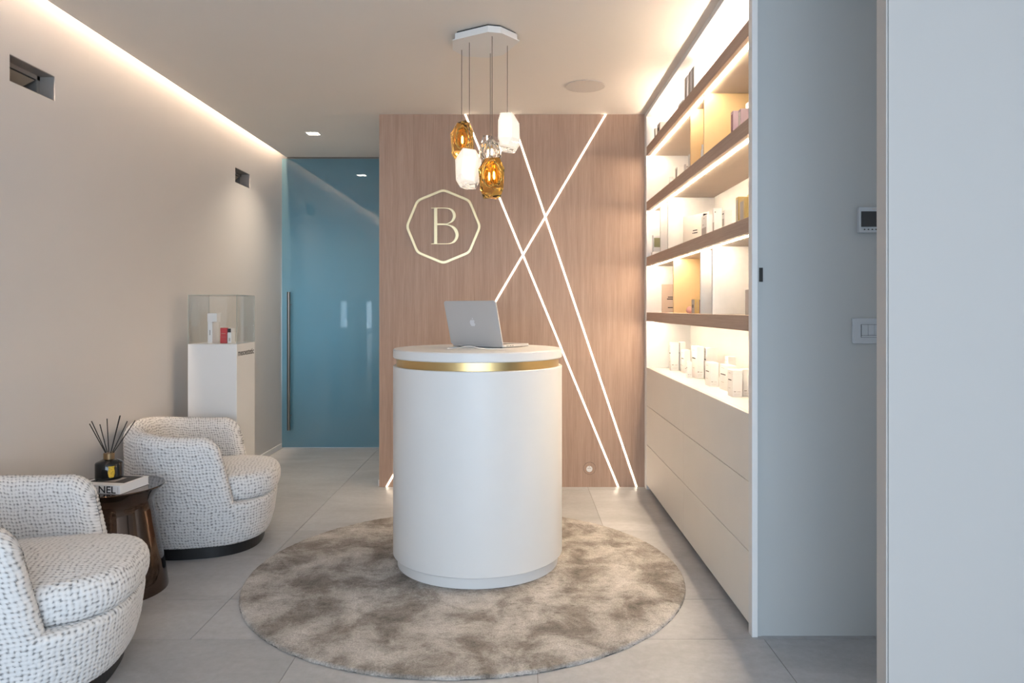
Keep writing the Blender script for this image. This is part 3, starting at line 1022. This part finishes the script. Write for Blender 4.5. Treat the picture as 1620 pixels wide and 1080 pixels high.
MB().prism(rrect(W2, 0.004, 0.228, 0.012), 0.003, 0.0155).build('laptop_base', 'alu', lp, local=True, bevel=0.0015)
MB().prism(rrect(W2 - 0.03, 0.05, 0.13, 0.003), 0.0155, 0.0158).build('keyboard', 'black', lp, local=True)
for sx in (-1, 1):
    for yy in (0.03, 0.2):
        MB().lathe([(0.006, 0.0), (0.006, 0.003)], (sx * 0.13, yy), 12).build('rubber_foot', 'black', lp, local=True)
for k, (yy, ln) in enumerate(((0.030, 0.010), (0.046, 0.006), (0.060, 0.009), (0.078, 0.008))):
    MB().box(W2 - 0.001, W2 + 0.0003, yy, yy + ln, 0.0075, 0.0115).build('port', 'ink', lp, local=True)
lean = math.radians(15.5)
mtx = Matrix.Translation((0, 0.004, 0.0125)) @ Matrix.Rotation(lean, 4, 'X') @ Matrix(((1, 0, 0, 0), (0, 0, -1, 0), (0, 1, 0, 0), (0, 0, 0, 1)))
m_ = MB().prism(rrect(W2, 0.0, 0.226, 0.012), -0.001, 0.0055)
m_.v = [tuple(mtx @ Vector(p)) for p in m_.v]
lid = m_.build('laptop_lid', 'alu', lp, local=True, bevel=0.001)
m_ = MB().prism(rrect(W2 - 0.006, 0.008, 0.220, 0.006), -0.0014, -0.0008)
m_.v = [tuple(mtx @ Vector(p)) for p in m_.v]
m_.build('laptop_screen', 'screen', lid, local=True)
apple = catmull([(0.0, 0.62), (0.30, 0.78), (0.62, 0.66), (0.80, 0.42), (0.60, 0.16), (0.60, -0.14), (0.86, -0.42), (0.66, -0.86), (0.36, -1.06), (0.02, -0.94),
                 (-0.34, -1.06), (-0.70, -0.74), (-0.90, -0.20), (-0.84, 0.38), (-0.52, 0.74), (-0.2, 0.70), (0.0, 0.62)], 5)[:-1]
leaf = catmull([(0.02, 0.86), (0.06, 1.16), (0.36, 1.40), (0.34, 1.10), (0.02, 0.86)], 5)[:-1]
me = curve_mesh([[(x_ * 0.0175, y_ * 0.0175) for x_, y_ in apple], [(x_ * 0.0175, y_ * 0.0175) for x_, y_ in leaf]], 0.0003)
place_mesh('lid_logo', me, 'alu_light', mtx @ Matrix.Translation((0, 0.116, 0.0057)), lid, local=True)

cbl = catmull([(-0.332, 3.46), (-0.297, 3.475), (-0.257, 3.42), (-0.20, 3.40), (-0.14, 3.42), (-0.09, 3.43), (-0.055, 3.46), (-0.040, 3.520)], 8)
cz = [TOPZ + 0.0022 + (0.013 * math.exp(-((p[0] + 0.225) / 0.05) ** 2)) for p in cbl]
tag(MB().tube([(p[0], p[1], z_) for p, z_ in zip(cbl, cz)], 0.002, 8).build('charging_cable', 'white_cable', smooth=True),
    'thin white charging cable looping in front of the laptop', 'cable')

# ------------------------------------------------------------------ pendant lamp
pn = empty('pendant_lamp', (-0.17, 3.6, 1.76), 'cluster pendant lamp of faceted amber, clear and white glass blocks', 'pendant lamp')
PZ = 2.535
pp = [(716, 63.7), (772, 50.5), (794, 52.5), (822, 65.3), (804.3, 80.6), (796, 87), (772, 91.4), (734.5, 89.4), (716, 79)]


def at_z(x, y, z_):
    Y = (z_ - CAM_H) * FPX / (VY - y)
    return ((x - VX) / FPX * Y, Y)


poly = [at_z(x_, y_, PZ) for x_, y_ in pp]
gc = (sum(p[0] for p in poly) / 9, sum(p[1] for p in poly) / 9)
MB().prism(poly, PZ, PZ + 0.005).build('canopy_plate', 'white_matt', pn)
inner = [(gc[0] + (p[0] - gc[0]) * 0.93, gc[1] + (p[1] - gc[1]) * 0.93) for p in poly]
MB().prism(inner, PZ + 0.005, PZ + 0.036).build('canopy_box', 'white_matt', pn)
MB().prism([(gc[0] + (p[0] - gc[0]) * 0.88, gc[1] + (p[1] - gc[1]) * 0.88) for p in poly], PZ + 0.036, CEIL).build('canopy_shadow_line', 'dark_gap', pn)  # dark filler painted as the shadow line between canopy and ceiling


def facet_hull(c, w, h, seed, tilt=0.0, k=5):
    r_ = random.Random(seed)
    bm = bmesh.new()
    levels = ((1.0, 0.62), (0.74, 1.02), (0.20, 1.04), (0.0, 0.66))
    ph = r_.random() * 6
    for lz, lr in levels:
        for i in range(k):
            a = 2 * PI * (i + r_.uniform(-0.22, 0.22)) / k + ph
            q = lr * w / 2 * r_.uniform(0.88, 1.08)
            x_, y_, z_ = q * math.cos(a), q * math.sin(a), (lz - 0.5) * h + r_.uniform(-0.03, 0.03) * h
            z_ += tilt * x_
            bm.verts.new((c[0] + x_, c[1] + y_, c[2] + z_))
    res = bmesh.ops.convex_hull(bm, input=bm.verts)
    bmesh.ops.delete(bm, geom=[g for g in res['geom_interior'] if isinstance(g, bmesh.types.BMVert)], context='VERTS')
    bmesh.ops.dissolve_limit(bm, angle_limit=math.radians(9), verts=bm.verts, edges=bm.edges)
    bmesh.ops.recalc_face_normals(bm, faces=bm.faces)
    bm.verts.index_update()
    m__ = MB()
    m__.add([v.co.copy() for v in bm.verts], [[v.index for v in f_.verts] for f_ in bm.faces])
    bm.free()
    return m__


pend = [((730.3, 79.1), 732.0, 194, 254, 3.656, 37, 'amber', 11, 0.10), ((742.5, 67.3), 741.0, 236, 297, 3.554, 41, 'white', 23, -0.05),
        ((775.8, 84.6), 777.0, 218, 272, 3.706, 40, 'clear', 35, -0.15), ((778.5, 57.4), 778.5, 250, 313, 3.472, 40, 'amber', 47, 0.0),
        ((802.7, 72.5), 802.5, 180, 240, 3.598, 38, 'white', 59, -0.1)]
names = {'amber': 'amber glass block', 'white': 'white opal glass block', 'clear': 'clear glass block'}
for (cx, cy), px, yt, yb_, Y, wpx, kind, seed, tl in pend:
    zt, zb_ = CAM_H + (VY - yt) / FPX * Y, CAM_H + (VY - yb_) / FPX * Y
    X = (cx - VX) / FPX * Y
    MB().tube([(X, Y, PZ + 0.002), (X, Y, zt - 0.012)], 0.0016, 6).build('pendant_cord', 'cable', pn, smooth=True)
    c_ = ((px - VX) / FPX * Y, Y, (zt + zb_) / 2)
    hh, ww = zt - zb_, wpx / FPX * Y
    if kind == 'white':
        sh = facet_hull(c_, ww, hh, seed, tl).build('glass_block', 'clear', pn)
        core_ = facet_hull((c_[0], c_[1], c_[2] + hh * 0.075), ww * 0.86, hh * 0.80, seed, tl).build('opal_core', 'opal', sh)
    else:
        sh = facet_hull(c_, ww, hh, seed, tl).build('glass_block', kind, pn)
        # blown air bubble around the bulb
        bub = [(0.001, -0.42), (0.45, -0.36), (0.72, -0.15), (0.74, 0.1), (0.5, 0.34), (0.16, 0.45), (0.10, 0.49)]
        zc = c_[2] + hh * 0.06
        m__ = MB().lathe([(r_ * ww * 0.46, zc + z_ * hh * 0.72) for r_, z_ in bub], (c_[0], c_[1]), 20)
        m__.f = [tuple(reversed(f_)) for f_ in m__.f]
        m__.build('air_bubble', kind, sh, smooth=True, angle=80)
        MB().lathe([(0.0005, zc - 0.030), (0.006, zc - 0.026), (0.0085, zc - 0.012), (0.0075, zc + 0.006), (0.005, zc + 0.018)], (c_[0], c_[1]), 14).build('bulb', 'bulb', sh, smooth=True, angle=80)
        MB().lathe([(0.007, zc + 0.018), (0.007, zc + 0.040)], (c_[0], c_[1]), 12).build('lamp_holder', 'brass', sh, smooth=True)
    sh['label'] = names[kind]

# ------------------------------------------------------------------ display pedestal, glass case and goods
PX0, PX1, PY0, PY1, PT = -1.993, -1.696, 4.40, 4.70, 1.020
pe = empty('display_pedestal', ((PX0 + PX1) / 2, 4.55, 0), 'tall white square display pedestal against the left wall', 'pedestal')
box('pedestal_body', 'white', PX0, PX1, PY0, PY1, 0, PT, pe, bevel=0.0012, seg=1)
me = text_mesh('mesoestetic', 0.052)
wtx = max(v.co.x for v in me.vertices)
sc_ = 0.265 / wtx
me.transform(Matrix.Diagonal((sc_, 1, 1, 1)))
place_mesh('lettering', me, 'ink', Matrix(((0, 0, 1, PX1 + 0.0004), (1, 0, 0, PY0 + 0.017), (0, 1, 0, PT - 0.072), (0, 0, 0, 1))), pe)

gcx = empty('glass_display_case', ((PX0 + PX1) / 2, 4.55, PT), 'clear glass display case on top of the white pedestal', 'display case')
gt, gz = 0.004, PT + 0.298
a0, a1, b0, b1 = PX0 + 0.002, PX1 - 0.002, PY0 + 0.002, PY1 - 0.002
box('glass_panel', 'case_glass', a0, a1, b0, b0 + gt, PT, gz - gt, gcx)
box('glass_panel', 'case_glass', a0, a1, b1 - gt, b1, PT, gz - gt, gcx)
box('glass_panel', 'case_glass', a0, a0 + gt, b0 + gt, b1 - gt, PT, gz - gt, gcx)
box('glass_panel', 'case_glass', a1 - gt, a1, b0 + gt, b1 - gt, PT, gz - gt, gcx)
box('glass_top', 'case_glass', a0, a1, b0, b1, gz - gt, gz, gcx)
mb = MB()
e_ = 0.0011
for (x_, y_) in ((a0, b0), (a1, b0), (a0, b1), (a1, b1)):
    mb.box(x_ - e_, x_ + e_, y_ - e_, y_ + e_, PT, gz)
for y_ in (b0, b1):
    mb.box(a0, a1, y_ - e_, y_ + e_, gz - e_, gz + e_)
for x_ in (a0, a1):
    mb.box(x_ - e_, x_ + e_, b0, b1, gz - e_, gz + e_)
mb.build('polished_edges', 'case_edge', gcx)

carton('tall_skincare_carton', 'tall slim white carton in the glass case carrying a cube carton', 'goods in the glass case', 'paper_cool', -1.915, -1.887, 4.50, 4.600, PT + 0.0005, 1.153,
       (('n', 0.42, 0.55, 0.38, 0.62, 'ink'),))
carton('cube_carton', 'white cube carton stacked on the tall slim carton in the glass case', 'goods in the glass case', 'paper_cool', -1.917, -1.858, 4.50, 4.555, 1.1535, 1.206)
carton('red_carton', 'red carton in the glass case', 'goods in the glass case', 'red', -1.838, -1.797, 4.50, 4.53, PT + 0.0005, 1.116,
       (('n', 0.2, 0.8, 0.62, 0.645, 'paper_rose'), ('n', 0.15, 0.85, 0.4, 0.41, 'paper_rose')))
carton('small_skincare_carton', 'small white carton beside the red one in the glass case', 'goods in the glass case', 'paper_cool', -1.793, -1.768, 4.50, 4.558, PT + 0.0005, 1.086,
       (('n', 0.3, 0.7, 0.2, 0.5, 'ink_soft'),))
carton('dark_top_carton', 'tiny dark grey fronted carton on the small white one in the glass case', 'goods in the glass case', 'paper_cool', -1.791, -1.769, 4.50, 4.556, 1.0865, 1.113,
       (('n', 0.0, 0.9, 0.05, 0.95, 'screen'),))
# ------------------------------------------------------------------ side table, book, diffuser
TX, TY = -1.777, 3.19
tb = empty('side_table', (TX, TY, 0), 'polished dark bronze hourglass side table between the armchairs', 'side table')
MB().lathe([(0.224, 0.0), (0.225, 0.006), (0.219, 0.05), (0.208, 0.12), (0.194, 0.20), (0.180, 0.28), (0.168, 0.35), (0.164, 0.385), (0.170, 0.402), (0.188, 0.43), (0.207, 0.452)], (TX, TY), 96, True).build('table_body', 'bronze', tb, smooth=True, angle=60)
MB().lathe([(0.207, 0.4525), (0.210, 0.455), (0.210, 0.458), (0.207, 0.460)], (TX, TY), 96).build('table_top', 'bronze', tb, smooth=True, angle=25)

bz = 0.4605
bk = empty('coffee_table_book', (-1.655, 3.03, bz), 'white hardback book with black spine lettering on the bronze table', 'book', rz=math.radians(-9))
# local: corner at the origin, spine along -x, depth along +y
BW, BD, BT = 0.200, 0.185, 0.036
MB().box(-BW, 0, 0.0, 0.004, 0, BT).build('spine', 'paper_cool', bk, local=True, bevel=0.0012)
MB().box(-BW, 0, 0.003, BD, BT - 0.003, BT).build('cover', 'paper_cool', bk, local=True, bevel=0.0008)
MB().box(-BW, 0, 0.003, BD, 0, 0.003).build('cover', 'paper_cool', bk, local=True, bevel=0.0008)
MB().box(-BW + 0.004, -0.0012, 0.004, BD - 0.004, 0.003, BT - 0.003).build('page_block', 'paper_cool', bk, local=True)
MB().box(-BW + 0.02, -0.016, 0.045, BD - 0.012, BT, BT + 0.0003).build('cover_picture', 'ink', bk, local=True)
MB().box(-BW + 0.045, -0.07, 0.06, BD - 0.05, BT + 0.0002, BT + 0.0005).build('cover_print', 'ink_soft', bk, local=True)
me = text_mesh('CHANEL', 0.041)
wtx = max(v.co.x for v in me.vertices)
place_mesh('lettering', me, 'ink', Matrix(((1.12, 0, 0, -0.020 - wtx * 1.12), (0, 0, -1, -0.0003), (0, 1, 0, 0.0035), (0, 0, 0, 1))), bk, local=True)
MB().box(-0.0115, -0.0095, -0.0003, 0.0003, 0.006, 0.030).build('print', 'ink_soft', bk, local=True)

dz = bz + BT + 0.0006
DFX, DFY = -1.776, 3.165
df = empty('reed_diffuser', (DFX, DFY, dz), 'black glass reed diffuser with brass neck and black reeds on the book', 'diffuser')
MB().lathe([(0.052, dz), (0.055, dz + 0.003), (0.055, dz + 0.066), (0.052, dz + 0.071), (0.026, dz + 0.084), (0.019, dz + 0.086)], (DFX, DFY), 48).build('bottle_body', 'bottle', df, smooth=True, angle=40)
MB().lathe([(0.0215, dz + 0.084), (0.0225, dz + 0.085), (0.0225, dz + 0.110), (0.0215, dz + 0.111)], (DFX, DFY), 32).build('neck_collar', 'dark_brass', df, smooth=True)
# curved gold label on the right front of the bottle
mb = MB()
rows_ = [(-0.026, 0.5), (-0.022, 0.75), (-0.01, 0.95), (0.0, 1.0), (0.012, 0.8), (0.018, 0.85), (0.023, 1.0)]
vs_, fs_ = [], []
for zz, hw in rows_:
    for k in range(9):
        a = math.radians(-52 + 14 * hw * (k - 4) / 4)
        vs_.append((DFX + 0.0554 * math.cos(a), DFY + 0.0554 * math.sin(a), dz + 0.038 + zz))
for i in range(len(rows_) - 1):
    for k in range(8):
        fs_.append((i * 9 + k, i * 9 + k + 1, (i + 1) * 9 + k + 1, (i + 1) * 9 + k))
mb.add(vs_, fs_).build('bottle_label', 'label_gold', df, smooth=True)
nz = dz + 0.110
for (px, py, dY) in ((141.5, 670, -0.02), (144.8, 666, 0.03), (158.0, 671, 0.05), (169.3, 662, 0.04), (189.6, 657.5, -0.03), (190.4, 657, 0.02), (201.5, 666, 0.05), (214, 664.8, 0.0)):
    t_ = at(px, py, DFY + dY)
    b__ = Vector((DFX, DFY, dz + 0.02))
    dd = (t_ - Vector((DFX, DFY, nz))).normalized()
    st = Vector((DFX, DFY, nz - 0.02)) + Vector((dd.x * 0.008, dd.y * 0.008, 0))
    MB().tube([st, t_], 0.0021, 7).build('reed', 'reed', df)

# ------------------------------------------------------------------ armchairs
A_, B_, EX = 0.315, 0.335, 2.7        # mid-sheet outline half axes and squareness
NOUT = 4000
tt = np.linspace(0, 2 * PI, NOUT + 1)


def outline_tables(a, b, ex, x_off=0.0):
    cx, sx = np.cos(tt), np.sin(tt)
    X = np.sign(cx) * np.abs(cx) ** (2 / ex) * a + x_off
    Y = np.sign(sx) * np.abs(sx) ** (2 / ex) * b
    ds = np.hypot(np.diff(X), np.diff(Y))
    s_ = np.concatenate([[0], np.cumsum(ds)])
    # resample evenly, then finite-difference normals
    su = np.linspace(0, s_[-1], NOUT + 1)
    X, Y = np.interp(su, s_, X), np.interp(su, s_, Y)
    tx, ty = np.gradient(X), np.gradient(Y)
    l_ = np.hypot(tx, ty)
    nx, ny = ty / l_, -tx / l_
    return su, X, Y, nx, ny


def out_at(tab, l_):
    su, X, Y, nx, ny = tab
    l_ = np.mod(l_, su[-1])
    return [np.interp(l_, su, q) for q in (X, Y, nx, ny)]


def flare(z):
    """plan scale against height: tucked in at the foot"""
    return np.interp(z, [0.055, 0.085, 0.14, 0.24, 0.36, 0.64], [0.845, 0.885, 0.925, 0.960, 0.985, 1.0])


CELL = 0.0150


def weave(u, v, seed=0):
    """height 0..1 of a chunky plain weave on surface coordinates in metres"""
    u = u + 0.0022 * np.sin(v * 61 + seed) + 0.002 * np.sin(v * 23 + u * 17)
    v = v + 0.0022 * np.sin(u * 57 + seed) + 0.002 * np.sin(u * 19 + 1.3)
    uu, vv = u / (CELL * 1.12), v / CELL
    iu, iv = np.floor(uu), np.floor(vv)
    out = np.zeros_like(uu)
    for di in (-1, 0, 1):
        for dj in (-1, 0, 1):
            ci, cj = iu + di, iv + dj
            h = np.abs(np.sin(ci * 12.9898 + cj * 78.233 + seed) * 43758.5453)
            h = h - np.floor(h)
            h2 = np.abs(np.sin(ci * 39.346 + cj * 11.135 + seed) * 24634.6345)
            h2 = h2 - np.floor(h2)
            dx = uu - (ci + 0.5 + 0.26 * (h - 0.5))
            dy = vv - (cj + 0.5 + 0.26 * (h2 - 0.5))
            flat = np.mod(ci + cj, 2) < 0.5
            ax = np.where(flat, 0.82, 0.49)
            ay = np.where(flat, 0.49, 0.77)
            q = 1 - (dx / ax) ** 2 - (dy / ay) ** 2
            out = np.maximum(out, np.clip(q, 0, 1) * (0.82 + 0.18 * h))
    return np.sqrt(out)


def displace(P, w, amp):
    """move a point grid (n,m,3) along its normals"""
    du = np.gradient(P, axis=0)
    dv = np.gradient(P, axis=1)
    n = np.cross(du, dv)
    n /= np.linalg.norm(n, axis=-1, keepdims=True) + 1e-12
    return P + n * (w * amp)[..., None]


STEP = 0.0038
AMP = 0.0046
TAB = outline_tables(A_, B_, EX)
LTOT = TAB[0][-1]
LB = LTOT / 2                       # the back is half way round from the front centre
WTH = 0.058
HB, HA = 0.655, 0.606               # rim height at the back and at the arms


def build_armchair():
    e = empty('armchair', (0, 0, 0))
    # ---- shell of back and arms
    xs_end = 0.190
    su, X, Y, nx, ny = TAB
    i_end = int(np.argmax((X < xs_end) & (su > 0.05)))
    L_half = LB - su[i_end]         # arc from the middle of the back to an arm end (at seat level)
    ns = int(2 * L_half / STEP)
    s = np.linspace(-1, 1, ns)
    # denser columns near the rounded arm ends
    s = np.sign(s) * (1 - (1 - np.abs(s)) ** 1.12)
    zbot = 0.062
    nq_o, nq_r, nq_i = int(0.54 / STEP), int(PI * WTH / STEP), int(0.32 / STEP)
    q = np.concatenate([np.linspace(0, 1, nq_o, endpoint=False), np.linspace(1, 2, nq_r, endpoint=False), np.linspace(2, 3, nq_i)])
    Sg, Qg = np.meshgrid(s, q, indexing='ij')
    d_ = (1 - np.abs(Sg)) * L_half
    w_ = WTH * np.sqrt(np.clip(1 - (1 - np.clip(d_ / WTH, 0, 1)) ** 2, 0.0, 1)) + 0.0015
    k_ = np.clip(np.abs(Sg) * L_half / 0.62, 0, 1)
    H = HB + (HA - HB) * k_ * k_ * (3 - 2 * k_)
    rc_ = 0.085
    H = H - rc_ + np.sqrt(np.clip(rc_ ** 2 - (rc_ - np.clip(d_, 0, rc_)) ** 2, 0, None))
    zin = 0.30
    ph = np.clip(Qg - 1, 0, 1) * PI
    Zo = zbot + (H - w_ - zbot) * np.clip(Qg, 0, 1)
    Zi = (H - w_) + (zin - (H - w_)) * np.clip(Qg - 2, 0, 1)
    Z = np.where(Qg < 1, Zo, np.where(Qg < 2, H - w_ + w_ * np.sin(ph), Zi))
    off = w_ * np.cos(ph)
    # arm fronts slope back a little towards the top
    Lz = L_half - 0.24 * np.clip(Z - 0.27, 0, None)
    l_ = LB + Sg * Lz
    ox, oy, onx, ony = out_at(TAB, l_)
    fl = flare(Z)
    Px, Py = (ox + onx * off) * fl, (oy + ony * off) * fl
    P = np.stack([Px, Py, Z], -1)
    seg_len = np.linalg.norm(np.diff(P, axis=1), axis=-1)
    mid = P.shape[0] // 2
    vq = np.concatenate([[0], np.cumsum(seg_len[mid])])
    # outer surface uses height, so the weave runs level round the chair
    V = np.where(Qg < 1, Z, vq[None, :] - vq[nq_o] + (HB - WTH))
    wv = weave(Sg * L_half * 1.12, V, 1.0)
    P = displace(P[::-1], wv[::-1], AMP)
    me_ = grid_mesh('back_shell', P[..., 0], P[..., 1], P[..., 2], False, 'fabric', wv[::-1])
    link(bpy.data.objects.new('back_shell', me_), e)
    # ---- upholstered base
    nl = int((LTOT + 0.4) / STEP)
    lb = np.linspace(0, LTOT, nl, endpoint=False)
    prof = [(0.0, 0.0555), (WTH * 0.6, 0.056), (WTH, 0.066)] + [(WTH, z_) for z_ in np.arange(0.071, 0.240, STEP)] \
        + [(WTH - 0.022 + 0.022 * math.cos(a), 0.242 + 0.022 * math.sin(a)) for a in np.linspace(0.1, PI / 2, 8)] + [(x_, 0.264) for x_ in np.arange(WTH - 0.027, -0.06, -STEP)] + [(-0.20, 0.262)]
    po_, pz_ = np.array([p[0] for p in prof]), np.array([p[1] for p in prof])
    Lg, Ig = np.meshgrid(lb, np.arange(len(prof)), indexing='ij')
    ox, oy, onx, ony = out_at(TAB, Lg)
    og, zg = po_[Ig], pz_[Ig]
    fl = flare(zg)
    og = og - 0.007 * np.clip((0.17 - ox) / 0.05, 0, 1)      # tucked under the shell
    P = np.stack([(ox + onx * og) * fl, (oy + ony * og) * fl, zg], -1)
    vv = np.where(zg < 0.25, zg, 0.264 + (WTH - og))
    wv = weave((Lg - LB) * 1.12, vv, 1.0)
    P = np.concatenate([P, P[:1]], 0)
    wv = np.concatenate([wv, wv[:1]], 0)
    P = displace(P, wv, AMP)
    me_ = grid_mesh('base', P[..., 0], P[..., 1], P[..., 2], False, 'fabric', wv)
    link(bpy.data.objects.new('base', me_), e)
    # ---- seat cushion
    tabc = outline_tables(0.335, 0.300, 2.9, 0.040)
    lc = tabc[0][-1]
    nl = int(lc / STEP)
    lb = np.linspace(0, lc, nl, endpoint=False)
    zb_, zt_ = 0.266, 0.392
    hh = (zt_ - zb_) / 2
    cr = 0.056
    prof = []                        # (radial fraction, inward offset, z)
    for f_ in np.linspace(0.02, 1, 46):
        prof.append((f_, -cr * 1.0, zb_))
    for a in np.linspace(-PI / 2, PI / 2, int(PI * cr / STEP) + 2):
        ca_, sa_ = math.cos(a), math.sin(a)
        prof.append((1.0, -cr + cr * abs(ca_) ** 0.75, (zb_ + zt_) / 2 + hh * np.sign(sa_) * abs(sa_) ** 0.85))
    for f_ in np.linspace(1, 0.004, 72)[1:]:
        prof.append((f_, -cr, zt_ + 0.022 * (1 - f_ ** 2.2)))
    pf, po_, pz_ = (np.array([p[i] for p in prof]) for i in range(3))
    Lg, Ig = np.meshgrid(lb, np.arange(len(prof)), indexing='ij')
    ox, oy, onx, ony = out_at(tabc, Lg)
    Px = 0.040 + (ox + onx * po_[Ig] - 0.040) * pf[Ig]
    Py = (oy + ony * po_[Ig]) * pf[Ig]
    P = np.stack([Px, Py, pz_[Ig]], -1)
    side = (pz_[Ig] < zt_ - 0.012)
    wv = np.where(side, weave(Lg, pz_[Ig], 4.0), weave(Px, Py, 9.0))
    P = np.concatenate([P, P[:1]], 0)
    wv = np.concatenate([wv, wv[:1]], 0)
    P = displace(P, wv, AMP)
    me_ = grid_mesh('seat_cushion', P[..., 0], P[..., 1], P[..., 2], False, 'fabric', wv)
    link(bpy.data.objects.new('seat_cushion', me_), e)
    # ---- recessed black foot ring
    ox, oy, onx, ony = out_at(TAB, np.linspace(0, LTOT, 90, endpoint=False))
    pts = [((a + c_ * 0.035) * 0.845, (b + d__ * 0.035) * 0.845) for a, b, c_, d__ in zip(ox, oy, onx, ony)]
    MB().prism(pts, 0.0, 0.058).build('foot_ring', 'black', e, local=True)
    return e


chair = build_armchair()
AX = -1.655
chair.location = (AX - 0.008, 2.43, 0)
chair.rotation_euler = (0, 0, math.radians(13))
tag(chair, 'off-white woven tub armchair in the near left corner, cut by the frame', 'armchair', 'woven tub armchairs')
c2 = chair.copy()
COL.objects.link(c2)
for ch in list(chair.children):
    k_ = ch.copy()
    COL.objects.link(k_)
    k_.parent = c2
c2.location = (AX - 0.01, 3.885, 0)
c2.rotation_euler = (0, 0, math.radians(13))
c2['label'] = 'off-white woven tub armchair in front of the white pedestal'
